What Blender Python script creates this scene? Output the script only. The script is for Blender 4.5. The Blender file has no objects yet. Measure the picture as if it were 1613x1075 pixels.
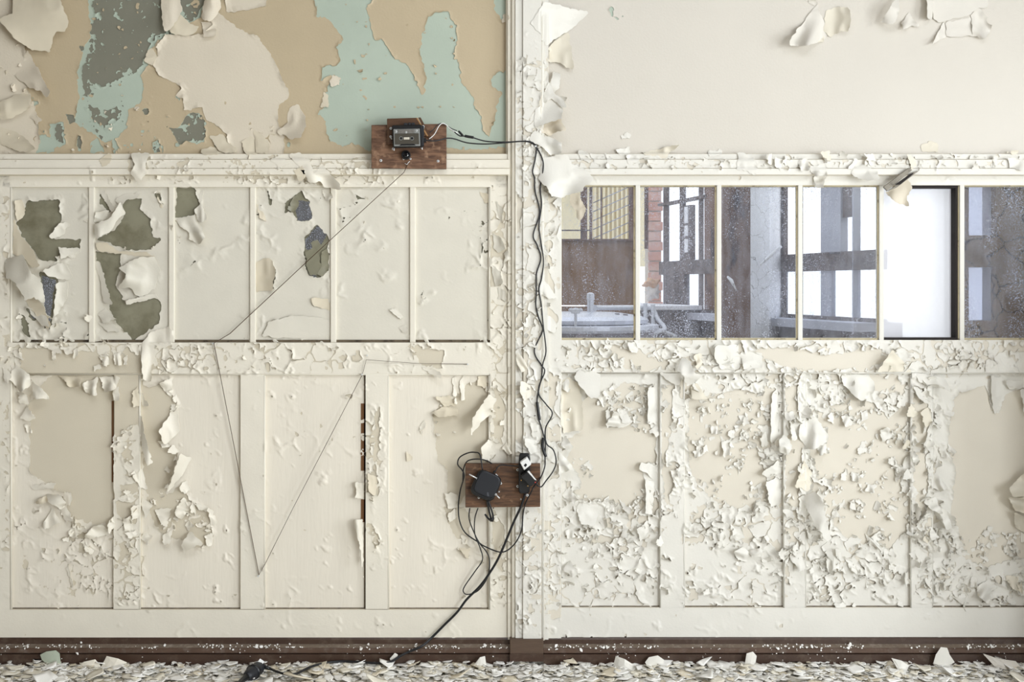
import bpy, bmesh, math, random
import numpy as np
from mathutils import Vector, Matrix

random.seed(7)
rng = np.random.default_rng(11)
sc = bpy.context.scene
COL = sc.collection

# ------------------------------------------------------------------ camera
IMG_W, IMG_H = 1613, 1075
S = 0.00227            # metres per photo pixel on the partition
D = 4.2                # camera to partition
FPX = D / S            # focal length in photo pixels
CX, HY, EYE = 806.5, 450.0, 1.35
cam_d = bpy.data.cameras.new('camera')
cam = bpy.data.objects.new('camera', cam_d)
COL.objects.link(cam)
cam.location = (0, -D, EYE)
cam.rotation_euler = (math.pi / 2, 0, 0)
cam_d.sensor_width = 36.0
cam_d.lens = 36.0 * FPX / IMG_W
cam_d.shift_y = -(IMG_H / 2 - HY) / IMG_W
cam_d.clip_end = 200
sc.camera = cam

# ------------------------------------------------------------------ world, daylight, exposure
world = bpy.data.worlds.new('overcast_sky')
sc.world = world
world.use_nodes = True
bg = world.node_tree.nodes['Background']
bg.inputs[0].default_value = (0.90, 0.95, 1.0, 1)
bg.inputs[1].default_value = 1.7

def area(name, loc, rot, sx, sy, power, color):
    l = bpy.data.lights.new(name, 'AREA')
    l.shape = 'RECTANGLE'; l.size = sx; l.size_y = sy
    l.energy = power; l.color = color
    o = bpy.data.objects.new(name, l); COL.objects.link(o)
    o.location = loc; o.rotation_euler = rot
    return o
# daylight coming in through the tall windows of the right-hand wall (openings built below)
area('window_daylight', (3.55, -2.05, 1.6), (0, math.radians(90), 0), 2.3, 1.3, 66, (0.92, 0.965, 1.0))
area('window_daylight', (3.55, -6.3, 1.55), (0, math.radians(90), 0), 2.3, 4.8, 365, (0.92, 0.965, 1.0))
# overhead light added to brighten floor and lower wall (ceiling gap built below)
area('added_overhead_light', (0.6, -3.0, 3.64), (0, 0, 0), 3.2, 1.6, 46, (0.95, 0.975, 1.0))

sc.view_settings.view_transform = 'Standard'
sc.view_settings.look = 'None'
sc.view_settings.exposure = 0.05
sc.view_settings.gamma = 1.0
sc.view_settings.use_curve_mapping = False

# ------------------------------------------------------------------ helpers: coordinates
def P(px, py, y=0.0):
    k = (D + y) / FPX
    return ((px - CX) * k, y, EYE - (py - HY) * k)

def floor_pt(px, py, z=0.0):
    d = (EYE - z) * FPX / (py - HY)
    return ((px - CX) * d / FPX, d - D, z)

# ------------------------------------------------------------------ helpers: materials
def lin(r, g, b):
    f = lambda c: (c / 255 / 12.92) if c / 255 <= 0.04045 else ((c / 255 + 0.055) / 1.055) ** 2.4
    return (f(r), f(g), f(b), 1)

MATS = {}
def mat(name, rgb, rough=0.55, var=0.06, vscale=6.0, bump=0.0, bscale=200.0, metallic=0.0, spec=0.4,
        spots=None, stretch=None, second=None, sec_scale=3.0, sec_lo=0.5, sec_hi=0.7, cracks=None):
    if name in MATS:
        return MATS[name]
    m = bpy.data.materials.new(name); m.use_nodes = True
    nt = m.node_tree; N = nt.nodes; L = nt.links
    b = N['Principled BSDF']
    b.inputs['Roughness'].default_value = rough
    b.inputs['Metallic'].default_value = metallic
    b.inputs['Specular IOR Level'].default_value = spec
    tc = N.new('ShaderNodeTexCoord')
    vec = tc.outputs['Object']
    geo = N.new('ShaderNodeNewGeometry')
    vec = geo.outputs['Position']
    if stretch:
        mp = N.new('ShaderNodeMapping'); mp.inputs['Scale'].default_value = stretch
        L.new(vec, mp.inputs['Vector']); vec = mp.outputs['Vector']
    nz = N.new('ShaderNodeTexNoise'); nz.inputs['Scale'].default_value = vscale; nz.inputs['Detail'].default_value = 5
    L.new(vec, nz.inputs['Vector'])
    c0 = lin(*rgb)
    hs = N.new('ShaderNodeMixRGB'); hs.blend_type = 'MIX'
    hs.inputs[1].default_value = tuple(max(0, c * (1 - var * 2.2)) for c in c0[:3]) + (1,)
    hs.inputs[2].default_value = tuple(min(1, c * (1 + var * 1.8)) for c in c0[:3]) + (1,)
    L.new(nz.outputs['Fac'], hs.inputs[0])
    col = hs.outputs[0]
    if second:
        n2 = N.new('ShaderNodeTexNoise'); n2.inputs['Scale'].default_value = sec_scale; n2.inputs['Detail'].default_value = 8
        n2.inputs['Roughness'].default_value = 0.65
        L.new(vec, n2.inputs['Vector'])
        mr = N.new('ShaderNodeMapRange'); mr.inputs[1].default_value = sec_lo; mr.inputs[2].default_value = sec_hi
        L.new(n2.outputs['Fac'], mr.inputs[0])
        mx = N.new('ShaderNodeMixRGB'); mx.inputs[2].default_value = lin(*second)
        L.new(mr.outputs[0], mx.inputs[0]); L.new(col, mx.inputs[1]); col = mx.outputs[0]
    if spots:
        srgb, sscale, lo, hi = spots
        n3 = N.new('ShaderNodeTexNoise'); n3.inputs['Scale'].default_value = sscale; n3.inputs['Detail'].default_value = 3
        L.new(geo.outputs['Position'], n3.inputs['Vector'])
        mr = N.new('ShaderNodeMapRange'); mr.inputs[1].default_value = lo; mr.inputs[2].default_value = hi
        L.new(n3.outputs['Fac'], mr.inputs[0])
        mx = N.new('ShaderNodeMixRGB'); mx.inputs[2].default_value = lin(*srgb)
        L.new(mr.outputs[0], mx.inputs[0]); L.new(col, mx.inputs[1]); col = mx.outputs[0]
    hgt = None
    if cracks:
        crgb, cs, w = cracks
        n4 = N.new('ShaderNodeTexNoise'); n4.inputs['Scale'].default_value = cs * 1.5; n4.inputs['Detail'].default_value = 4
        L.new(geo.outputs['Position'], n4.inputs['Vector'])
        av = N.new('ShaderNodeMixRGB'); av.blend_type = 'ADD'; av.inputs[0].default_value = 0.12
        L.new(geo.outputs['Position'], av.inputs[1]); L.new(n4.outputs['Color'], av.inputs[2])
        vo = N.new('ShaderNodeTexVoronoi'); vo.feature = 'DISTANCE_TO_EDGE'; vo.inputs['Scale'].default_value = cs
        L.new(av.outputs[0], vo.inputs['Vector'])
        mr = N.new('ShaderNodeMapRange'); mr.inputs[1].default_value = 0.0; mr.inputs[2].default_value = w
        mr.inputs[3].default_value = 1; mr.inputs[4].default_value = 0
        L.new(vo.outputs['Distance'], mr.inputs[0])
        mx = N.new('ShaderNodeMixRGB'); mx.inputs[2].default_value = lin(*crgb)
        L.new(mr.outputs[0], mx.inputs[0]); L.new(col, mx.inputs[1]); col = mx.outputs[0]
    L.new(col, b.inputs['Base Color'])
    if bump:
        nb = N.new('ShaderNodeTexNoise'); nb.inputs['Scale'].default_value = bscale; nb.inputs['Detail'].default_value = 3
        L.new(vec, nb.inputs['Vector'])
        bp = N.new('ShaderNodeBump'); bp.inputs['Strength'].default_value = bump; bp.inputs['Distance'].default_value = 0.002
        L.new(nb.outputs['Fac'], bp.inputs['Height']); L.new(bp.outputs[0], b.inputs['Normal'])
    MATS[name] = m
    return m

# paints
M_CREAM = mat('cream_gloss_paint', (232, 226, 211), 0.5, 0.035, 9, 0.22, 130, spots=((150, 130, 100), 420, 0.79, 0.83))
M_CREAM_V = mat('cream_brushed_paint', (233, 226, 211), 0.5, 0.035, 9, 0.3, 120, stretch=(1, 1, 0.12), spots=((150, 130, 100), 420, 0.79, 0.83))
M_PANE = mat('cream_glass_paint', (219, 214, 200), 0.5, 0.035, 9, 0.2, 130, spots=((150, 130, 100), 420, 0.79, 0.83))
M_CREAM_DAYLIT = mat('daylit_cream_gloss_paint', (226, 223, 214), 0.5, 0.03, 9, 0.22, 130, spots=((165, 148, 118), 420, 0.8, 0.84))  # same cream, made whiter to carry the daylight on the right bay
M_UNDER = mat('beige_undercoat', (213, 204, 184), 0.55, 0.03, 5, 0.15, 260, spots=((150, 135, 110), 500, 0.8, 0.84))
M_UNDER_R = mat('pale_beige_undercoat', (218, 211, 196), 0.5, 0.03, 5, 0.15, 260, spots=((160, 148, 125), 500, 0.8, 0.84))
M_PEELBACK = mat('paint_underside', (216, 206, 184), 0.7, 0.06, 12)
M_PEELBACK_W = mat('paint_underside_pale', (226, 219, 202), 0.7, 0.06, 12)
M_GREY = mat('grey_plaster', (128, 127, 113), 0.8, 0.05, 6, 0.2, 150)
M_MINT = mat('mint_paint', (178, 190, 175), 0.6, 0.05, 5, 0.2, 140)
M_SAND = mat('sand_paint', (191, 175, 146), 0.55, 0.045, 5, 0.3, 130)
M_CREAM_UL = mat('cream_wall_paint', (217, 207, 188), 0.6, 0.04, 5, 0.3, 130)
M_PLASTER_R = mat('offwhite_wall_paint', (211, 205, 194), 0.4, 0.02, 3, 0.3, 130, spots=((170, 150, 120), 300, 0.8, 0.83))
M_UR_PEEL = mat('offwhite_wall_peel', (221, 216, 206), 0.55, 0.03, 5, 0.2, 130)
M_OLIVE = mat('olive_grimy_glass', (140, 137, 117), 0.35, 0.13, 14, 0.1, 60, second=(100, 94, 72), sec_scale=9, sec_lo=0.45, sec_hi=0.75)
M_BROWN = mat('brown_gloss_paint', (72, 54, 44), 0.35, 0.12, 8, 0.3, 90, second=(96, 82, 70), sec_scale=24, sec_lo=0.52, sec_hi=0.75)
M_LEDGE = mat('dusty_brown_ledge', (118, 104, 90), 0.7, 0.15, 30, second=(150, 140, 128), sec_scale=50, sec_lo=0.5, sec_hi=0.7)
M_FACE = mat('worn_brown_moulding', (92, 72, 60), 0.45, 0.15, 14, 0.2, 90, second=(112, 98, 88), sec_scale=26, sec_lo=0.5, sec_hi=0.7)
M_BROWN2 = mat('brown_bare_wood', (92, 74, 60), 0.6, 0.15, 14, 0.3, 90, stretch=(1, 1, 6))
M_RAWWOOD = mat('raw_brown_wood', (112, 78, 48), 0.7, 0.15, 20, stretch=(6, 6, 0.6))
M_DARKGAP = mat('dark_grime', (112, 100, 82), 0.9, 0.25, 60, second=(60, 52, 44), sec_scale=30, sec_lo=0.5, sec_hi=0.65)
M_FLOOR = mat('dusty_floor', (214, 208, 194), 0.9, 0.12, 40, 0.5, 60, second=(236, 233, 225), sec_scale=55, sec_lo=0.42, sec_hi=0.6)
M_ROOM = mat('room_plaster', (100, 88, 73), 0.8, 0.03, 3)

# ------------------------------------------------------------------ helpers: objects
def link(name, mesh, parent=None):
    o = bpy.data.objects.new(name, mesh)
    COL.objects.link(o)
    if parent is not None:
        o.parent = parent
    return o

def empty(name, loc=(0, 0, 0)):
    o = bpy.data.objects.new(name, None); COL.objects.link(o); o.location = loc
    o.empty_display_size = 0.05
    return o

def tag(o, label=None, cat=None, group=None, kind=None):
    if label: o['label'] = label
    if cat: o['category'] = cat
    if group: o['group'] = group
    if kind: o['kind'] = kind
    return o

def bm_obj(name, bm, m, parent=None, smooth=False):
    me = bpy.data.meshes.new(name)
    bm.to_mesh(me); bm.free()
    if smooth:
        me.polygons.foreach_set('use_smooth', [True] * len(me.polygons))
    for x in (m if isinstance(m, (list, tuple)) else [m]):
        me.materials.append(x)
    return link(name, me, parent)

def arr_mesh(name, V, T, mats, mi=None, smooth=None):
    me = bpy.data.meshes.new(name)
    V = np.asarray(V, dtype=np.float32); T = np.asarray(T, dtype=np.int32)
    me.vertices.add(len(V)); me.vertices.foreach_set('co', V.ravel())
    me.loops.add(len(T) * 3); me.loops.foreach_set('vertex_index', T.ravel())
    me.polygons.add(len(T)); me.polygons.foreach_set('loop_start', np.arange(len(T), dtype=np.int32) * 3)
    try:
        me.polygons.foreach_set('loop_total', np.full(len(T), 3, dtype=np.int32))
    except Exception:
        pass
    if mi is not None: me.polygons.foreach_set('material_index', np.asarray(mi, dtype=np.int32))
    if smooth is not None: me.polygons.foreach_set('use_smooth', np.asarray(smooth, dtype=bool))
    for m in mats: me.materials.append(m)
    me.update(calc_edges=True)
    return me

def box_bm(bm, x0, x1, y0, y1, z0, z1, bevel=0.0, seg=1, M=None):
    vs = [bm.verts.new((x, y, z)) for x in (x0, x1) for y in (y0, y1) for z in (z0, z1)]
    idx = [(0, 1, 3, 2), (4, 6, 7, 5), (0, 4, 5, 1), (2, 3, 7, 6), (0, 2, 6, 4), (1, 5, 7, 3)]
    fs = [bm.faces.new([vs[i] for i in f]) for f in idx]
    if bevel > 0:
        es = list({e for f in fs for e in f.edges})
        r = bmesh.ops.bevel(bm, geom=es, offset=bevel, segments=seg, affect='EDGES', profile=0.6)
        vs = list({v for f in r['faces'] for v in f.verts} | {v for v in vs if v.is_valid})
    if M is not None:
        for v in vs: v.co = M @ v.co
    return vs

def box(name, x0, x1, y0, y1, z0, z1, m, parent=None, bevel=0.0, seg=1, M=None):
    bm = bmesh.new(); box_bm(bm, x0, x1, y0, y1, z0, z1, bevel, seg, M)
    bmesh.ops.recalc_face_normals(bm, faces=bm.faces)
    return bm_obj(name, bm, m, parent)

def pbox(name, px0, px1, py0, py1, yf, yb, m, parent=None, bevel=0.0, seg=1):
    """box whose front face covers the given photo rectangle at depth yf and reaches back to yb"""
    a = P(px0, py0, yf); b = P(px1, py1, yf)
    return box(name, a[0], b[0], yf, yb, b[2], a[2], m, parent, bevel, seg)

def rot_y(cx, cz, deg, y=0):
    return Matrix.Translation((cx, y, cz)) @ Matrix.Rotation(math.radians(deg), 4, 'Y')

def smooth_path(pts, n=6):
    pts = [Vector(p) for p in pts]
    out = []
    for i in range(len(pts) - 1):
        p0 = pts[max(i - 1, 0)]; p1 = pts[i]; p2 = pts[i + 1]; p3 = pts[min(i + 2, len(pts) - 1)]
        for k in range(n):
            t = k / n
            out.append(0.5 * ((2 * p1) + (p2 - p0) * t + (2 * p0 - 5 * p1 + 4 * p2 - p3) * t * t + (3 * p1 - p0 - 3 * p2 + p3) * t ** 3))
    out.append(pts[-1])
    return out

def tube_bm(bm, pts, r, seg=7, caps=True):
    rings = []
    pts = [Vector(p) for p in pts]
    up = Vector((0, -1, 0.13)).normalized()
    for i, p in enumerate(pts):
        t = (pts[min(i + 1, len(pts) - 1)] - pts[max(i - 1, 0)])
        t = t.normalized() if t.length > 1e-9 else Vector((0, 0, 1))
        a = up - t * up.dot(t)
        if a.length < 1e-4: a = Vector((1, 0, 0)) - t * t.x
        a.normalize(); b = t.cross(a)
        rr = r[i] if isinstance(r, (list, tuple)) else r
        rings.append([bm.verts.new(p + (a * math.cos(2 * math.pi * k / seg) + b * math.sin(2 * math.pi * k / seg)) * rr) for k in range(seg)])
    for i in range(len(rings) - 1):
        for k in range(seg):
            bm.faces.new([rings[i][k], rings[i][(k + 1) % seg], rings[i + 1][(k + 1) % seg], rings[i + 1][k]])
    if caps:
        bm.faces.new(rings[0][::-1]); bm.faces.new(rings[-1])

def tube(name, pts, r, m, parent=None, seg=7, sm=0):
    if sm: pts = smooth_path(pts, sm)
    bm = bmesh.new(); tube_bm(bm, pts, r, seg)
    bmesh.ops.recalc_face_normals(bm, faces=bm.faces)
    return bm_obj(name, bm, m, parent, True)

def disc_stack(name, c, prof, m, parent=None, seg=20, axis='y'):
    """lathe about an axis through c; prof = [(radius, offset along -y)]"""
    bm = bmesh.new(); rings = []
    for r, h in prof:
        ring = []
        for k in range(seg):
            a = 2 * math.pi * k / seg
            if axis == 'y': co = (c[0] + r * math.cos(a), c[1] - h, c[2] + r * math.sin(a))
            else: co = (c[0] + r * math.cos(a), c[1] + r * math.sin(a), c[2] + h)
            ring.append(bm.verts.new(co))
        rings.append(ring)
    for i in range(len(rings) - 1):
        for k in range(seg):
            bm.faces.new([rings[i][k], rings[i][(k + 1) % seg], rings[i + 1][(k + 1) % seg], rings[i + 1][k]])
    bm.faces.new(rings[0]); bm.faces.new(rings[-1][::-1])
    bmesh.ops.recalc_face_normals(bm, faces=bm.faces)
    return bm_obj(name, bm, m, parent, False)

# ------------------------------------------------------------------ raster fields over the partition (photo pixels)
OX, OY = 260, 200                       # margin beyond the frame
RW, RH = IMG_W + 2 * OX, IMG_H + OY
YY, XX = np.mgrid[0:RH, 0:RW].astype(np.float32)
XX -= OX; YY -= OY

def vnoise(scale, seed, octaves=3, shape=None, gain=0.5):
    h, w = shape or (RH, RW)
    out = np.zeros((h, w), np.float32); amp = 1.0; tot = 0
    for o in range(octaves):
        s = max(scale / 2 ** o, 1.0)
        gh, gw = int(h / s) + 3, int(w / s) + 3
        g = np.random.default_rng(seed * 131 + o).random((gh, gw)).astype(np.float32)
        ys = np.arange(h, dtype=np.float32) / s; xs = np.arange(w, dtype=np.float32) / s
        yi = ys.astype(int); xi = xs.astype(int)
        fy = ys - yi; fx = xs - xi
        fy = (fy * fy * (3 - 2 * fy))[:, None]; fx = (fx * fx * (3 - 2 * fx))[None, :]
        g0 = g[yi]; g1 = g[yi + 1]
        r = (g0[:, xi] * (1 - fx) + g0[:, xi + 1] * fx) * (1 - fy) + (g1[:, xi] * (1 - fx) + g1[:, xi + 1] * fx) * fy
        out += r * amp; tot += amp; amp *= gain
    return out / tot

def pct(n):
    s = np.sort(n.ravel()[::53])
    return (np.searchsorted(s, n.ravel()) / len(s)).reshape(n.shape).astype(np.float32)

def fill(maskarr, flat, val=True, x0=-OX, y0=-OY, ss=1.0):
    """even-odd polygon fill into a raster whose cell (0,0) is at pixel x0,y0"""
    p = np.array(flat, dtype=np.float64).reshape(-1, 2)
    h, w = maskarr.shape
    ax = max(int((p[:, 0].min() - x0) / ss) - 1, 0); bx = min(int((p[:, 0].max() - x0) / ss) + 2, w)
    ay = max(int((p[:, 1].min() - y0) / ss) - 1, 0); by = min(int((p[:, 1].max() - y0) / ss) + 2, h)
    if bx <= ax or by <= ay: return
    gx = (np.arange(ax, bx) * ss + x0 + 0.01)[None, :]; gy = (np.arange(ay, by) * ss + y0 + 0.01)[:, None]
    ins = np.zeros((by - ay, bx - ax), bool)
    for i in range(len(p)):
        xa, ya = p[i]; xb, yb = p[(i + 1) % len(p)]
        if ya == yb: continue
        c = ((ya > gy) != (yb > gy)) & (gx < (xb - xa) * (gy - ya) / (yb - ya) + xa)
        ins ^= c
    maskarr[ay:by, ax:bx][ins] = val

def edt(mask, R=12):
    """distance (cells) to nearest True cell, capped at R"""
    big = float(R)
    g = np.where(mask, 0.0, big).astype(np.float32)
    for d in range(1, R):
        g[:, d:] = np.minimum(g[:, d:], np.where(mask[:, :-d], d, big))
        g[:, :-d] = np.minimum(g[:, :-d], np.where(mask[:, d:], d, big))
    g2 = g * g; out = g2.copy()
    for d in range(1, R):
        out[d:] = np.minimum(out[d:], g2[:-d] + d * d)
        out[:-d] = np.minimum(out[:-d], g2[d:] + d * d)
    return np.sqrt(out)

def sdf(mask, R=12):
    return edt(~mask, R) - edt(mask, R)

N3 = vnoise(3.2, 1, 2) - 0.5
N9 = vnoise(10, 2, 3) - 0.5
N5 = vnoise(5.5, 3, 2) - 0.5
RAG = N3 * 3.2 + N5 * 6.5 + N9 * 7.0

def loss_field(polys, rag=1.0):
    m = np.zeros((RH, RW), bool)
    for p in polys: fill(m, p)
    return sdf(m)          # positive inside the lost area

def present(polys, rag=1.0):
    return -loss_field(polys) + RAG * rag

def only(polys, rag=1.0):
    return loss_field(polys) + RAG * rag

# ------- paint-loss outlines, upper left wall
GREY = [
 (145,-200,325,-200,325,0,315,20,300,35,285,25,275,50,250,55,235,75,232,100,220,105,212,118,190,122,175,132,150,142,138,150,140,165,160,175,180,168,195,165,190,185,168,205,160,222,150,205,138,165,132,140,128,115,140,80,143,50,150,25,145,0),
 (264,200,280,202,290,190,295,178,315,180,325,195,325,215,310,228,295,222,283,228,275,215),
 (240,225,250,220,253,240,243,242), (106,182,116,180,118,192,110,196), (226,170,236,172,234,181,227,180),
 (127,74,133,75,132,84,127,82), (90,195,98,198,100,225,90,226,86,210), (122,212,129,214,128,239,123,238)]
MINT = GREY + [
 (139,-200,332,-200,330,0,318,25,290,42,278,60,250,64,241,82,236,99,222,119,226,135,222,160,205,174,200,197,188,216,165,226,150,212,130,204,118,192,124,150,122,115,133,75,148,50,141,25,139,0),
 (57,216,72,213,84,222,88,242,56,242), (78,196,100,192,104,228,88,236,80,215), (142,222,155,219,165,238,144,242), (178,214,188,230,186,240,178,232),
 (497,-200,590,-200,588,0,578,15,585,45,592,65,603,65,615,80,622,95,640,100,650,115,655,125,665,150,668,148,670,125,668,105,662,80,665,55,670,40,675,25,690,18,708,22,718,40,720,60,714,95,722,95,728,130,740,145,748,165,757,185,760,205,770,215,778,195,785,165,790,145,775,135,773,125,785,110,797,112,800,150,800,232,735,236,705,234,585,240,555,225,540,232,520,222,515,210,512,190,500,180,510,170,513,145,520,130,535,122,520,118,508,127,508,105,530,105,538,95,530,80,540,62,530,48,520,30,500,27,497,0),
 (780,-40,798,-40,800,25,795,35,780,15), (310,205,322,200,322,222,312,226), (425,212,440,215,448,236,428,238)]
CREAM_UL = [
 (-260,-200,60,-200,40,0,20,20,40,75,50,120,45,140,55,170,65,220,55,246,-260,246),
 (325,15,345,20,380,48,410,60,435,100,453,140,455,155,440,165,440,200,450,205,447,246,350,246,352,232,366,238,358,214,340,195,325,190,318,170,290,175,290,155,275,152,290,140,262,125,250,118,240,100,250,90,248,75,262,55,290,57,320,55,335,40),
 (355,-200,430,-200,420,10,395,16,357,19)]
MINT_R = [(958,16,964,8,968,22,964,28), (966,26,976,30,972,33), (978,24,984,26,980,30),
          (1518,705,1520,698,1528,700,1526,716,1522,716), (1560,775,1566,770,1572,790,1574,800,1566,806)]

# ------- paint-loss outlines, joinery (bare = undercoat shows)
BARE = [
 # left mid rail
 (35,550,100,548,150,556,190,562,200,548,225,565,222,592,30,592), (650,548,700,552,697,581,665,575),
 # panel 1
 (45,640,70,602,85,590,180,590,180,822,160,826,125,832,112,818,92,800,106,778,80,770,48,745,47,690),
 # muntin 1
 (176,590,226,590,224,672,205,672,190,690,178,676), (190,765,222,760,218,775,192,782), (182,790,205,792,220,806,214,826,196,820,184,808), (186,856,200,852,206,880,190,878),
 # panel 2
 (222,606,240,612,262,600,280,640,265,660,250,680,268,702,280,715,272,750,262,780,285,765,300,788,326,800,336,848,318,866,296,852,262,846,240,822,226,760),
 # panel 4
 (690,640,716,628,735,606,752,600,772,606,772,735,738,776,722,800,706,775,705,740,690,725,685,680,682,655), (700,800,720,795,740,810,738,850,722,850,708,830),
 # gap side
 (592,650,598,640,599,700,593,720,594,760,588,760),
 # right panel A
 (898,655,910,640,927,622,945,632,952,640,960,616,985,604,1028,606,1021,640,1020,668,1034,690,1033,728,1008,730,1016,760,1014,800,1000,812,985,800,960,793,940,790,920,780,912,752,893,722,902,706,892,690,918,680,918,650),
 # panel B
 (1085,632,1120,622,1160,614,1190,618,1222,612,1220,660,1196,676,1208,706,1200,740,1212,760,1206,790,1160,800,1130,788,1100,770,1085,735),
 # panel C
 (1275,700,1300,690,1308,640,1330,625,1380,640,1400,660,1420,640,1426,700,1418,760,1428,830,1400,866,1370,850,1330,846,1310,820,1296,780,1276,720),
 # panel D
 (1500,640,1510,620,1552,606,1562,650,1572,652,1584,622,1606,612,1873,612,1873,884,1590,880,1556,896,1520,868,1496,808,1505,740,1492,700),
 # right muntins
 (1043,605,1060,610,1056,690,1048,730,1062,760,1050,800,1043,740), (1236,690,1250,680,1262,700,1258,800,1252,830,1240,760),
 (1438,620,1460,632,1466,660,1456,700,1462,760,1450,830,1440,760), (1236,612,1256,606,1256,660,1240,664),
 # right mid rail
 (960,548,1000,552,1050,574,1020,586,985,580), (1180,552,1250,548,1300,560,1390,550,1384,575,1300,584,1240,580),
 # post
 (812,300,822,310,820,360,812,370), (848,160,882,120,884,240,862,246), (862,300,880,318,880,330,868,332), (862,480,880,500,878,520,866,515),
 (858,420,872,440,874,470,862,470), (822,550,834,560,830,600,822,596), (808,640,826,660,822,700,808,690), (866,585,878,600,874,640,866,640),
 # left stile of the bay, right stile of the bay
 (772,370,790,380,796,395,774,405), (770,420,788,428,790,450,772,452), (780,600,796,640,790,700,778,690), (775,800,795,830,790,900,778,880)]
# holes in the paint on the left-hand panes (grimy glass shows)
PANE_HOLES = [
 (45,318,95,315,98,345,88,370,80,375,100,378,125,378,127,392,105,395,90,405,92,412,65,412,50,390,35,370,25,350,40,340,40,330),
 (64,428,92,440,87,480,80,518,70,482,64,450), (30,492,42,505,48,532,38,525), (36,452,46,456,44,468,36,464),(44,486,60,490,64,506,50,504),
 (190,315,225,312,220,330,238,345,240,375,258,375,240,393,200,395,180,388,165,380,150,380,180,362,195,340,195,330),
 (153,397,192,398,190,425,182,450,195,470,198,480,232,468,250,472,255,485,250,510,230,525,210,536,195,520,176,500,165,440),
 (157,305,170,318,178,330,172,337,160,320), (242,304,254,306,256,316,250,318),
 (280,296,308,296,315,322,305,342,277,343),
 (449,320,475,300,488,318,492,345,470,349,462,335,450,335), (480,375,500,355,518,372,518,425,505,438,487,435,480,410),
 (428,408,434,428,430,455,427,452,431,428), (420,298,424,300,427,322,424,320)]
CLEAR_HOLES = [(66,434,88,442,82,480,78,514,68,480), (470,316,488,318,492,345,470,349,466,334), (480,378,500,356,516,368,506,386,500,376,490,384,496,402,482,392), (487,430,496,428,500,438,488,437),
               (46,488,60,492,62,504,52,502), (158,508,178,502,192,522,170,520)]

# ------- how strongly each area is crackled / flaking
ZONES = [  # (density of loss, crack strength, polygon)
 (0.002, 0.22, (-260,246,1873,246,1873,1010,-260,1010)),
 (0.10, 1.1, (812,80,884,80,884,1000,812,1000)),
 (0.04, 0.9, (770,290,812,290,812,960,770,960)),
 (0.07, 1.3, (882,535,1613,535,1613,590,882,590)),
 (0.15, 1.0, (885,760,1040,770,1040,950,885,930)),
 (0.13, 0.95, (1040,590,1230,590,1230,950,1040,950)),
 (0.13, 0.95, (1230,590,1480,590,1480,950,1230,950)),
 (0.12, 1.0, (1480,840,1613,840,1613,955,1480,955)),
 (0.05, 0.85, (885,868,1480,868,1480,955,885,955)),
 (0.06, 1.2, (0,535,270,535,270,595,0,595)),
 (0.05, 1.0, (270,535,700,535,700,590,270,590)),
 (0.03, 0.9, (30,820,230,820,230,940,30,940)),
 (0.06, 1.0, (180,590,222,590,222,950,180,950)),
 (0.05, 1.1, (577,640,605,640,605,900,577,900)),
 (0.05, 1.1, (0,300,22,300,22,900,0,900)),
 (0.03, 1.0, (130,296,400,296,400,320,130,320)),
 (0.04, 1.1, (20,400,150,400,150,535,20,535)),
 (0.06, 1.2, (180,246,620,246,620,295,180,295)),
 (0.08, 1.2, (885,246,1613,246,1613,270,885,270)),
 (0.03, 0.9, (530,300,640,300,640,400,530,400)), (0.02, 0.8, (660,320,770,320,770,500,660,500)),
 (0.03, 0.9, (400,296,520,296,520,330,400,330)),
]
dens = np.zeros((RH, RW), np.float32); crk = np.zeros((RH, RW), np.float32)
for d, c, poly in ZONES:
    m = np.zeros((RH, RW), bool); fill(m, poly)
    dens[m] = d; crk[m] = c
def blur(a, r):
    for ax in (0, 1):
        c = np.cumsum(np.pad(a, [(r + 1, r) if i == ax else (0, 0) for i in (0, 1)], mode='edge'), axis=ax)
        n = 2 * r + 1
        a = (c[n:] - c[:-n]) / n if ax == 0 else (c[:, n:] - c[:, :-n]) / n
    return a
pane_m = np.zeros((RH, RW), bool); fill(pane_m, (18, 292, 774, 292, 774, 541, 18, 541))
dens = blur(dens, 9); crk = blur(crk, 9)
dens[pane_m] = -0.1; crk[pane_m] *= 0.6

def voronoi_edge(cell, seed, warp):
    wx = (vnoise(cell * 0.7, seed + 50, 3) - 0.5) * warp; wy = (vnoise(cell * 0.7, seed + 51, 3) - 0.5) * warp
    gx = (XX + OX + wx) / cell + 2; gy = (YY + OY + wy) / cell + 2
    ix = gx.astype(int); iy = gy.astype(int)
    r = np.random.default_rng(seed).random((int(RH / cell) + 8, int(RW / cell) + 8, 2)).astype(np.float32)
    f1 = np.full((RH, RW), 9.0, np.float32); f2 = f1.copy()
    for dy in (-1, 0, 1):
        for dx in (-1, 0, 1):
            jx = np.clip(ix + dx, 0, r.shape[1] - 1); jy = np.clip(iy + dy, 0, r.shape[0] - 1)
            d = np.sqrt((jx + r[jy, jx, 0] - gx) ** 2 + (jy + r[jy, jx, 1] - gy) ** 2)
            f2 = np.minimum(f2, np.maximum(d, f1)); f1 = np.minimum(f1, d)
    return (f2 - f1) * cell * 0.6

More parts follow.
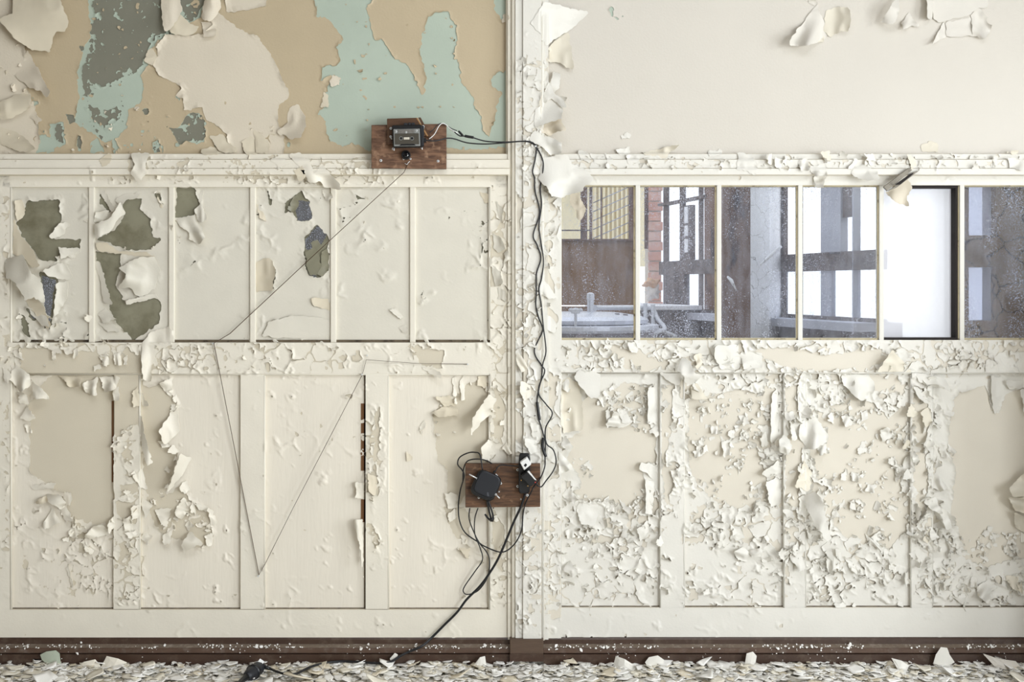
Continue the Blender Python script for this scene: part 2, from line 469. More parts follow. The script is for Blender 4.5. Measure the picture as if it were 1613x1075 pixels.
BARE_S = loss_field(BARE + PANE_HOLES)
lossn = pct(vnoise(15, 21, 3, gain=0.6))
crn = pct(vnoise(60, 22, 2))
VE = voronoi_edge(30, 5, 26)
VE2 = voronoi_edge(17, 6, 14)
joinery = -BARE_S + RAG * 0.9
joinery = np.minimum(joinery, (lossn - dens) * 55 + N3 * 2)
crw = np.clip(crk - crn * 1.25, -1, 1); crw = np.where(crw < 0, crw * 40, crw)                # where cracks open, and how wide
joinery = np.minimum(joinery, VE - crw * 1.5)
crw2 = np.clip(crk - 0.45 - pct(vnoise(45, 23, 2)) * 0.9, -1, 1); crw2 = np.where(crw2 < 0, crw2 * 40, crw2)
joinery = np.minimum(joinery, VE2 - crw2 * 1.5)
# islands of paint still clinging inside the bare areas
CLUST = [(1350,660),(1390,645),(1330,625),(1410,690),(1345,750),(1380,765),(1310,765),(1400,795),(1350,805),(1390,850),(1330,645),(1300,640),(1365,712),(1320,800),(1415,740),
         (1110,650),(1180,640),(1130,680),(1150,702),(1190,680),(1100,700),(1160,730),(1120,770),(1190,780),(1210,720),(1140,640),(1205,650),(1170,690),
         (985,640),(1005,625),(970,630),(960,800),(1000,660),(930,850),(915,735),(1010,790),(1520,890),(1560,845),(1540,870),(1590,860),(1505,860),
         (100,800),(130,835),(240,790),(300,810),(270,820),(330,830)]
_in = vnoise(6.5, 71, 3, gain=0.6)
for cx_, cy_ in CLUST:
    r_ = 20; ya, yb, xa, xb = cy_ + OY - r_, cy_ + OY + r_, cx_ + OX - r_, cx_ + OX + r_
    dd_ = np.hypot(XX[ya:yb, xa:xb] - cx_, YY[ya:yb, xa:xb] - cy_)
    joinery[ya:yb, xa:xb] = np.maximum(joinery[ya:yb, xa:xb], (_in[ya:yb, xa:xb] - 0.515 - dd_ / r_ * 0.16) * 26)
LIFTN = pct(vnoise(22, 31, 2)); LIFTN = LIFTN * LIFTN
FINE = vnoise(30, 33, 3) - 0.5

F_MINT = present(GREY, 0.9)
F_SAND = present(MINT, 0.9)
_is = vnoise(8, 61, 3, gain=0.6)
F_MINT = np.maximum(F_MINT, np.where(F_MINT > -11, (_is - 0.60) * 30, -5))          # islands left near the edge
F_MINT = np.minimum(F_MINT, np.where(F_MINT < 7, (vnoise(7, 62, 3) - 0.27) * 40, 9))
_iz = vnoise(9, 63, 3, gain=0.6)
F_SAND = np.maximum(F_SAND, np.where(F_SAND > -30, (_iz - 0.78) * 30, -5))
F_SAND = np.minimum(F_SAND, np.where((XX < 470) & (YY > 150), (vnoise(11, 64, 3) - 0.23) * 40, 9))
F_CREAMUL = only(CREAM_UL, 0.8)
F_PLR = present(MINT_R, 0.6)
F_OLIVE = present(CLEAR_HOLES, 0.5)

def bil(f, px, py):
    x = np.clip(px + OX, 0, RW - 1.01); y = np.clip(py + OY, 0, RH - 1.01)
    xi = x.astype(int); yi = y.astype(int); fx = x - xi; fy = y - yi
    return (f[yi, xi] * (1 - fx) + f[yi, xi + 1] * fx) * (1 - fy) + (f[yi + 1, xi] * (1 - fx) + f[yi + 1, xi + 1] * fx) * fy

def contour(F):
    """marching squares on node grid F (ny,nx); -> (triangles, used ids, segments, N, HE)"""
    ny, nx = F.shape; N = ny * nx; HE = ny * (nx - 1)
    ins = F > 0
    a = ins[:-1, :-1]; b = ins[:-1, 1:]; c = ins[1:, 1:]; d = ins[1:, :-1]
    case = a * 1 + b * 2 + c * 4 + d * 8
    J, I = np.mgrid[0:ny - 1, 0:nx - 1]
    tri = []; seg = []
    for k in range(1, 16):
        sel = case == k
        if not sel.any(): continue
        i = I[sel]; j = J[sel]
        cid = [j * nx + i, j * nx + i + 1, (j + 1) * nx + i + 1, (j + 1) * nx + i]
        eid = [N + j * (nx - 1) + i, N + HE + j * nx + i + 1, N + (j + 1) * (nx - 1) + i, N + HE + j * nx + i]
        inn = [(k >> q) & 1 for q in range(4)]
        poly = []
        for q in range(4):
            if inn[q]: poly.append(('n', cid[q]))
            if inn[q] != inn[(q + 1) % 4]: poly.append(('o' if inn[q] else 'i', eid[q]))
        for q in range(1, len(poly) - 1):
            tri.append(np.stack([poly[0][1], poly[q + 1][1], poly[q][1]], 1))
        for q in range(len(poly)):
            if poly[q][0] == 'o' and poly[(q + 1) % len(poly)][0] == 'i':
                seg.append(np.stack([poly[q][1], poly[(q + 1) % len(poly)][1]], 1))
    T = np.concatenate(tri) if tri else np.zeros((0, 3), int)
    SG = np.concatenate(seg) if seg else np.zeros((0, 2), int)
    return T, SG, N, HE

def contour_points(F, xs, ys, ids, N, HE):
    """pixel coords of contour vertex ids"""
    ny, nx = F.shape
    px = np.empty(len(ids)); py = np.empty(len(ids))
    isn = ids < N; ish = (ids >= N) & (ids < N + HE); isv = ids >= N + HE
    q = ids[isn]; px[isn] = xs[q % nx]; py[isn] = ys[q // nx]
    q = ids[ish] - N; j = q // (nx - 1); i = q % (nx - 1)
    t = F[j, i] / (F[j, i] - F[j, i + 1] + 1e-12); px[ish] = xs[i] + t * (xs[i + 1] - xs[i]); py[ish] = ys[j]
    q = ids[isv] - N - HE; j = q // nx; i = q % nx
    t = F[j, i] / (F[j, i] - F[j + 1, i] + 1e-12); py[isv] = ys[j] + t * (ys[j + 1] - ys[j]); px[isv] = xs[i]
    return px, py

def to_world(px, py, ybase, y):
    k = (D + ybase) / FPX
    return np.stack([(px - CX) * k, y, EYE - (py - HY) * k], 1)

def coat(name, rect, ybase, field, step, m, parent, A=4.0, lam=6.0, thick=0.0012, off=0.0015):
    """a film of paint over a surface: holes, cracks and lifted edges are real geometry"""
    x0, y0, x1, y1 = rect
    nx = max(int(round((x1 - x0) / step)), 2) + 1; ny = max(int(round((y1 - y0) / step)), 2) + 1
    xs = np.linspace(x0, x1, nx); ys = np.linspace(y0, y1, ny)
    GX, GY = np.meshgrid(xs, ys)
    F = bil(field, GX, GY)
    T, SG, N, HE = contour(F)
    if len(T) == 0: return None
    ids, inv = np.unique(T.ravel(), return_inverse=True)
    T = inv.reshape(-1, 3)
    px, py = contour_points(F, xs, ys, ids, N, HE)
    f = np.maximum(bil(field, px, py), 0)
    w = np.clip(1 - f / lam, 0, 1) ** 1.7
    lift = A * 0.001 * w * bil(LIFTN, px, py) + 0.0006 * bil(FINE, px, py)
    V = to_world(px, py, ybase, ybase - off - lift)
    sm = np.ones(len(T), bool)
    if len(SG):
        si = np.searchsorted(ids, SG)
        n0 = len(V)
        A0 = V[si[:, 0]]; B0 = V[si[:, 1]]
        back = np.array([0, thick, 0])
        q = len(si)
        V = np.concatenate([V, A0, B0, A0 + back, B0 + back])
        k = np.arange(q)
        T = np.concatenate([T, np.stack([n0 + k, n0 + q + k, n0 + 2 * q + k], 1), np.stack([n0 + q + k, n0 + 3 * q + k, n0 + 2 * q + k], 1)])
        sm = np.concatenate([sm, np.zeros(2 * q, bool)])
    me = arr_mesh(name, V, T, [m], smooth=sm)
    return link(name, me, parent)

# surfaces register: (rect, depth, object, front paint, underside)
SURF = []
DEPTH = np.zeros((RH, RW), np.float32); SID = np.full((RH, RW), -1, np.int16)
def reg(rect, y, o, mf, mb):
    x0, y0, x1, y1 = [int(v) for v in rect]
    DEPTH[max(y0 + OY, 0):y1 + OY, max(x0 + OX, 0):x1 + OX] = y
    SID[max(y0 + OY, 0):y1 + OY, max(x0 + OX, 0):x1 + OX] = len(SURF)
    SURF.append((rect, y, o, mf, mb))

def surface(name, rect, yf, thick, sub, paint, back, parent, step=2.0, A=4.0, lam=6.0, bevel=0.0, field=None, coat_it=True, inset=0.0):
    x0, y0, x1, y1 = rect
    o = pbox(name, x0, x1, y0, y1, yf, yf + thick, sub, parent, bevel)
    reg(rect, yf, o, paint, back)
    if coat_it:
        coat('paint_coat', (x0 + inset, y0 + inset, x1 - inset, y1 - inset), yf, joinery if field is None else field, step, paint, o, A, lam)
    return o

# ------------------------------------------------------------------ rooms
def struct(o):
    o['kind'] = 'structure'; return o
floor_o = struct(box('floor', -4.3, 4.6, -9.6, 12.0, -0.06, 0.0, M_FLOOR))
ceil = struct(empty('ceiling'))
for xa, xb, ya, yb in [(-4.3, 3.7, -9.6, -3.9), (-4.3, 3.7, -2.1, 0.12), (-4.3, -1.1, -3.9, -2.1), (2.3, 3.7, -3.9, -2.1)]:  # middle gap left for the added overhead light
    box('ceiling_slab', xa, xb, ya, yb, 3.6, 3.7, M_ROOM, ceil)
struct(box('wall_left', -4.3, -4.2, -9.6, 0.12, 0, 3.6, M_ROOM))
wr = struct(empty('wall_right', (3.6, -3.5, 0)))
wr.location = (0, 0, 0)
for (ya, yb, za, zb) in [(-9.6, 0.12, 0, 0.4), (-9.6, 0.12, 2.75, 3.6), (-1.4, 0.12, 0.4, 2.75), (-3.9, -2.7, 0.4, 2.75), (-9.6, -8.7, 0.4, 2.75)]:
    box('masonry', 3.6, 3.75, ya, yb, za, zb, M_ROOM, wr)
struct(box('wall_front', -4.3, 3.75, -9.65, -9.5, 0, 3.6, M_ROOM))
# pier and low boxing just beyond the right edge of the view, which shade the end of the partition
pier = struct(empty('wall_right_pier'))
xr = P(1668, 0, 0)[0]
box('pier_shaft', xr, 3.6, -0.10, 0.1, 0, 3.6, M_ROOM, pier)
box('low_boxing', xr, 3.6, -0.46, -0.10, 0, 1.32, M_ROOM, pier)

# ------------------------------------------------------------------ partition seen in the photo
wall = struct(empty('wall_back'))
YP = 0.0        # recessed panel face
YR = -0.016     # rails and stiles
YO = -0.05      # central post
YU = 0.004      # upper wall face
# upper plaster, left: grey plaster with mint, sand and cream films on it
ul = pbox('plaster_panel', -700, 806, -560, 246, YU, YU + 0.12, M_GREY, wall)
reg((-260, -200, 806, 246), YU, ul, M_CREAM_UL, M_PEELBACK)
coat('mint_coat', (-40, -60, 800, 246), YU, F_MINT, 2.0, M_MINT, ul, 3, 4, 0.001, 0.001)
coat('sand_coat', (-260, -200, 806, 246), YU, F_SAND, 1.7, M_SAND, ul, 4, 5, 0.0012, 0.0022)
coat('cream_coat', (-260, -200, 500, 246), YU, F_CREAMUL, 1.7, M_CREAM_UL, ul, 9, 9, 0.0012, 0.0036)
# upper plaster, right
ur = pbox('plaster_panel', 856, 2300, -560, 246, YU, YU + 0.12, M_MINT, wall)
reg((880, -200, 1873, 246), YU, ur, M_PLASTER_R, M_PEELBACK_W)
coat('offwhite_coat', (860, -200, 1080, 246), YU, F_PLR, 1.8, M_PLASTER_R, ur, 3, 4, 0.0012, 0.002)
coat('offwhite_coat', (1080, -200, 1873, 246), YU, np.full((RH, RW), 5.0, np.float32), 12, M_PLASTER_R, ur, 3, 4, 0.0012, 0.002)

C, CV, W_, UN, UNR, PB, PBW = M_CREAM, M_CREAM_V, M_CREAM_DAYLIT, M_UNDER, M_UNDER_R, M_PEELBACK, M_PEELBACK_W
# lower panels, left bay then right bay (each a board recessed between the frame members)
def panel(x0, x1, y0, y1, left=True, step=2.0, A=5):
    return surface('panel', (x0, y0, x1, y1), YP, 0.03, UN if left else UNR, CV if left else W_, PB if left else PBW, wall, step, A, 7)
panel(-260, -30, 588, 962, True, 6)
panel(18, 182, 588, 962, True, 1.6)
panel(218, 382, 588, 962, True, 1.6)
p3 = panel(414, 574, 588, 962, True, 2.0)
panel(609, 774, 588, 962, True, 1.6)
panel(880, 1043, 586, 960, False, 1.5, 10)
panel(1076, 1237, 586, 960, False, 1.5, 10)
panel(1264, 1437, 586, 960, False, 1.5, 10)
panel(1466, 1630, 586, 960, False, 1.5, 10)
panel(1664, 1873, 586, 960, False, 6, 7)
# frame members
def member(name, x0, y0, x1, y1, y=YR, left=True, step=1.8, A=4, bevel=0.003, **k):
    return surface(name, (x0, y0, x1, y1), y, 0.045, UN if left else UNR, C if left else W_, PB if left else PBW, wall, step, A, 6, bevel, **k)
member('stile', -30, 276, 16, 1006)
member('muntin', 179, 590, 221, 960, YR + 0.002, True, 1.5, 5)
member('muntin', 379, 590, 417, 960, YR + 0.002)
member('muntin', 576, 590, 612, 960, YR + 0.002, True, 1.5, 5)
member('stile', 772, 276, 806, 1006, YR, True, 1.5, 5)
member('stile', 856, 276, 884, 1006, YR - 0.006, False, 1.5, 5)
member('muntin', 1041, 588, 1078, 958, YR + 0.002, False, 1.4, 10)
member('muntin', 1235, 588, 1268, 958, YR + 0.002, False, 1.4, 10)
member('muntin', 1435, 588, 1468, 958, YR + 0.002, False, 1.4, 10)
member('muntin', 1630, 588, 1664, 958, YR + 0.002, False, 4)
member('rail', -260, 540, 772, 589, YR - 0.001, True, 1.6, 7)
member('rail', 884, 536, 1873, 587, YR - 0.001, False, 1.5, 10)
member('rail', -260, 961, 806, 1007, YR - 0.001, True, 2.2)
member('rail', 858, 958, 1873, 1004, YR - 0.001, False, 2.2)
member('rail', -260, 276, 806, 295, YR, True, 1.6)
member('rail', 858, 274, 1873, 292, YR, False, 1.6)
# rounded beads along the right side of members / edges of panels
def bead(px0, py0, px1, py1, r, y, m, parent=wall):
    return tube('bead', [P(px0, py0, y), P(px1, py1, y)], r, m, parent, 8)
for x, y0, y1, m in [(17.5, 294, 962, C), (220, 592, 960, C), (416.5, 592, 960, C), (611.5, 592, 960, C), (771, 296, 536, C), (771, 592, 960, C),
                     (883, 292, 958, W_), (1077, 590, 958, W_), (1040.5, 590, 958, W_), (1235, 590, 958, W_), (1268, 590, 958, W_), (1435, 590, 958, W_), (1468, 590, 958, W_)]:
    bead(x, y0, x, y1, 0.0042, YR + 0.004, m)
for x0, x1, y, m in [(18, 772, 589.5, C), (884, 1873, 587.5, W_)]:
    bead(x0, y, x1, y, 0.0042, YR + 0.004, m)
# grimy joints where panels meet the bottom rail, and the open joint with bare wood
for x0, x1, y in [(20, 178, 961), (222, 378, 961), (418, 574, 961), (613, 770, 961), (884, 1040, 958), (1078, 1234, 958), (1268, 1434, 958), (1468, 1630, 958)]:
    pbox('joint_grime', x0, x1, y - 3.0, y + 1.0, YP - 0.004, YP + 0.01, M_DARKGAP, wall)
pbox('joint_grime', 573.5, 576.5, 592, 958, YP - 0.003, YP + 0.02, M_DARKGAP, p3)
for ya_, yb_ in ((636, 742), (787, 823)): pbox('bare_wood_strip', 568.5, 576, ya_, yb_, YP - 0.003, YP + 0.02, M_RAWWOOD, p3)
pbox('bare_wood_strip', 176, 181, 632, 760, YP - 0.003, YP + 0.02, M_RAWWOOD, wall)

# central post with stepped edges
post = struct(empty('trim_2'))
po = pbox('post_core', 806, 858, -560, 1010, YO + 0.012, YO + 0.16, UNR, post, 0.002)
def pface(x0, x1, y, m, mb, step, A):
    o = pbox('post_face', x0, x1, -560, 1008, y, y + 0.03, UNR, post, 0.002)
    reg((x0, -200, x1, 1008), y, o, m, mb)
    coat('paint_coat', (x0, -200, x1, 1008), y, joinery, step, m, o, A, 6)
pface(800, 812, YO + 0.024, C, PB, 1.6, 4)
pface(812, 824, YO + 0.008, W_, PBW, 1.4, 6)
pface(824, 853, YO, W_, PBW, 1.4, 7)
pface(853, 864, YO + 0.014, W_, PBW, 1.5, 5)
bead(813, -550, 813, 1006, 0.005, YO + 0.012, C, post); bead(854.5, -550, 854.5, 1006, 0.005, YO + 0.012, W_, post)
pbox('plinth_block', 803, 856, 1008, 1042, YO - 0.012, YO + 0.05, M_BROWN2, post, 0.002)
bead(800, -200, 800, 244, 0.008, YR + 0.004, C, post)

# dado moulding (stepped)
dado = struct(empty('trim_1'))
for x0, x1, L_ in [(-260, 803, True), (862, 1873, False)]:
    a, b_, u_, = (C, PB, UN) if L_ else (W_, PBW, UNR)
    for (y0, y1, y, bev) in [(242, 252, YR - 0.006, 0.003), (251, 266, YR - 0.02, 0.003), (265, 276, YR - 0.028, 0.006)]:
        o = pbox('dado_board', x0, x1, y0, y1, y, y + 0.05, u_, dado, bev)
        reg((x0, y0, x1, y1), y, o, a, b_)
        coat('paint_coat', (x0, y0 + 1, x1, y1 - 1), y, joinery, 1.8, a, o, 4, 5)

# baseboard
base = struct(empty('baseboard_back'))
for x0, x1 in [(-700, 803), (856, 2300)]:
    a0 = P(x0, 1004, YR - 0.006); a1 = P(x1, 1004, YR - 0.006)
    zz = lambda py, y: P(0, py, y)[2]
    prof = [(YR - 0.004, zz(1005, YR - .004)), (YR - 0.008, zz(1008, YR - .008)), (YR - 0.009, zz(1015, YR - .009)),
            (YR - 0.03, zz(1021, YR - .03)), (YR - 0.034, zz(1029, YR - .034)), (YR - 0.034, zz(1030, YR - .034))]
    def extr(name, prof, m):
        bm = bmesh.new()
        l = [bm.verts.new((a0[0], y, z)) for y, z in prof] + [bm.verts.new((a0[0], 0.02, prof[-1][1])), bm.verts.new((a0[0], 0.02, prof[0][1]))]
        r = [bm.verts.new((a1[0], v.co.y, v.co.z)) for v in l]
        n = len(l)
        for i in range(n): bm.faces.new([l[i], l[(i + 1) % n], r[(i + 1) % n], r[i]])
        bm.faces.new(l); bm.faces.new(r[::-1])
        bmesh.ops.recalc_face_normals(bm, faces=bm.faces)
        return bm_obj(name, bm, m, base)
    extr('skirting_cap', prof[:3], M_BROWN)
    extr('skirting_ledge', prof[2:4], M_LEDGE)
    extr('skirting_moulding', [(YR - 0.03, zz(1021.3, YR - .03)), (YR - 0.0345, zz(1024, YR - .0345)), (YR - 0.0345, zz(1029.2, YR - .0345)), (YR - 0.027, zz(1030, YR - .027))], M_FACE)
    extr('skirting_board', [(YR - 0.030, zz(1030.6, YR - .030)), (YR - 0.036, zz(1031.6, YR - .036)), (YR - 0.038, 0.0)], M_BROWN)
pbox('skirting_board', 803, 856, 1031, 1043, YO - 0.016, YO + 0.05, M_BROWN, base)

# ------------------------------------------------------------------ glazing
M_CLEAR = None
def glass_mat(name, tint, dust, dmin, dmax, sc1=26, stretch=(1, 1, 0.35), speck=True, dustcol=(214, 217, 230)):
    m = bpy.data.materials.new(name); m.use_nodes = True
    nt = m.node_tree; N = nt.nodes; L = nt.links
    out = N['Material Output']; N.remove(N['Principled BSDF'])
    tr = N.new('ShaderNodeBsdfTransparent'); tr.inputs[0].default_value = tint
    df = N.new('ShaderNodeBsdfDiffuse'); df.inputs[0].default_value = lin(*dustcol)
    tl = N.new('ShaderNodeBsdfTranslucent'); tl.inputs[0].default_value = lin(*dustcol)
    dd = N.new('ShaderNodeMixShader'); dd.inputs[0].default_value = 0.5
    L.new(df.outputs[0], dd.inputs[1]); L.new(tl.outputs[0], dd.inputs[2])
    geo = N.new('ShaderNodeNewGeometry')
    mp = N.new('ShaderNodeMapping'); mp.inputs['Scale'].default_value = stretch
    L.new(geo.outputs['Position'], mp.inputs[0])
    nz = N.new('ShaderNodeTexNoise'); nz.inputs['Scale'].default_value = sc1; nz.inputs['Detail'].default_value = 7; nz.inputs['Roughness'].default_value = 0.7
    L.new(mp.outputs[0], nz.inputs['Vector'])
    mr = N.new('ShaderNodeMapRange'); mr.inputs[1].default_value = 0.35; mr.inputs[2].default_value = 0.8
    mr.inputs[3].default_value = dmin; mr.inputs[4].default_value = dmax
    L.new(nz.outputs['Fac'], mr.inputs[0])
    fac = mr.outputs[0]
    if speck:
        n2 = N.new('ShaderNodeTexNoise'); n2.inputs['Scale'].default_value = 260; n2.inputs['Detail'].default_value = 2
        L.new(geo.outputs['Position'], n2.inputs['Vector'])
        n3 = N.new('ShaderNodeTexNoise'); n3.inputs['Scale'].default_value = 9; n3.inputs['Detail'].default_value = 3
        L.new(mp.outputs[0], n3.inputs['Vector'])
        ad = N.new('ShaderNodeMath'); ad.operation = 'MULTIPLY_ADD'; ad.inputs[1].default_value = 0.45
        L.new(n3.outputs['Fac'], ad.inputs[0]); L.new(n2.outputs['Fac'], ad.inputs[2])
        m2 = N.new('ShaderNodeMapRange'); m2.inputs[1].default_value = 0.87; m2.inputs[2].default_value = 0.92; m2.inputs[4].default_value = 0.8
        L.new(ad.outputs[0], m2.inputs[0])
        mx = N.new('ShaderNodeMath'); mx.operation = 'MAXIMUM'
        L.new(fac, mx.inputs[0]); L.new(m2.outputs[0], mx.inputs[1]); fac = mx.outputs[0]
    mix = N.new('ShaderNodeMixShader')
    L.new(fac, mix.inputs[0]); L.new(tr.outputs[0], mix.inputs[1]); L.new(dd.outputs[0], mix.inputs[2])
    gl = N.new('ShaderNodeBsdfGlossy'); gl.inputs['Roughness'].default_value = 0.08
    mg = N.new('ShaderNodeMixShader'); mg.inputs[0].default_value = 0.003
    L.new(mix.outputs[0], mg.inputs[1]); L.new(gl.outputs[0], mg.inputs[2])
    L.new(mg.outputs[0], out.inputs['Surface'])
    MATS[name] = m
    return m
M_GLASS = glass_mat('dusty_glass', (0.97, 0.98, 1.0, 1), 0.1, 0.03, 0.2)
M_FROST = glass_mat('frosted_glass', (1, 1, 1, 1), 0.5, 0.55, 0.62, 3, (1, 1, 1), False, (250, 250, 255))

YG = -0.002
win1 = struct(empty('window_1'))
win2 = struct(empty('window_2'))
bars_l = [18, 144, 270, 398, 525, 650, 774]
for i in range(6):
    x0, x1 = bars_l[i], bars_l[i + 1]
    pn = pbox('pane', x0 + 1, x1 - 1, 293, 541, YG + 0.002, YG + 0.006, M_GLASS, win1)
    reg((x0, 293, x1, 541), YG, pn, M_PANE, PB)
    coat('grime_film', (x0 + 1, 293, x1 - 1, 541), YG + 0.002, F_OLIVE, 3.0 if i in (2, 4, 5) else 2.0, M_OLIVE, pn, 1, 3, 0.0004, 0.0006)
    coat('paint_coat', (x0 + 1, 293, x1 - 1, 541), YG, joinery, 1.6 if i in (0, 1, 3) else 2.0, M_PANE, pn, 7, 9, 0.0012, 0.002)
for x in bars_l[1:-1]:
    bx = pbox('glazing_bar', x - 4.5, x + 4.5, 293, 540, YG - 0.011, YG + 0.03, C, win1, 0.003, 2)
    reg((x - 4, 293, x + 4, 540), YG - 0.011, bx, C, PB)
pbox('joint_grime', 20, 772, 535.5, 539.5, YG - 0.0045, YG + 0.01, M_DARKGAP, win1)
panel_rect = (-260, 293, -30, 541)
surface('panel', panel_rect, YP, 0.03, UN, C, PB, wall, 6, 5, 7)

bars_r = [884, 1004, 1132, 1260, 1388, 1515, 1643]
for i in range(6):
    x0, x1 = bars_r[i], bars_r[i + 1]
    if i == 4:
        pbox('frosted_pane', x0 - 2, x1 + 2, 286, 544, 0.05, 0.056, M_FROST, win2)
        continue
    pbox('pane', x0 + 2, x1 - 2, 290, 538, YG, YG + 0.004, M_GLASS, win2)
M_PUTTY = mat('dirty_putty', (196, 184, 152), 0.7, 0.12, 30, 0.3, 150, second=(88, 76, 58), sec_scale=40, sec_lo=0.55, sec_hi=0.72)
for k, x in enumerate(bars_r[1:]):
    b_ = pbox('glazing_bar', x - 3.0, x + 4.5, 290, 538, YG - 0.013, YG + 0.03, W_, win2, 0.003, 2)
    reg((x - 3, 290, x + 4, 538), YG - 0.013, b_, W_, PBW)
    pbox('putty_fillet', x - 6.0, x - 3.0, 292, 536, YG - 0.006, YG - 0.0005, M_PUTTY, b_, 0.001)
pbox('putty_fillet', 884, 1640, 533, 536.5, YG - 0.006, YG + 0.03, M_PUTTY, win2, 0.001)
pbox('putty_fillet', 884, 1640, 291, 294, YG - 0.006, YG + 0.03, M_PUTTY, win2, 0.001)
M_BLACKWOOD = mat('black_stained_wood', (38, 32, 30), 0.8, 0.2, 40, 0.4, 120)
pbox('bare_rebate', 1505.5, 1512, 292, 537, YG - 0.004, 0.04, M_BLACKWOOD, win2)
pbox('bare_rebate', 1434, 1509, 291, 296, YG - 0.007, 0.04, M_BLACKWOOD, win2)
pbox('bare_rebate', 1389, 1509, 532.5, 537.5, YG - 0.007, 0.04, M_BLACKWOOD, win2)
pbox('panel', 1643, 1873, 290, 540, YP, YP + 0.03, W_, wall)

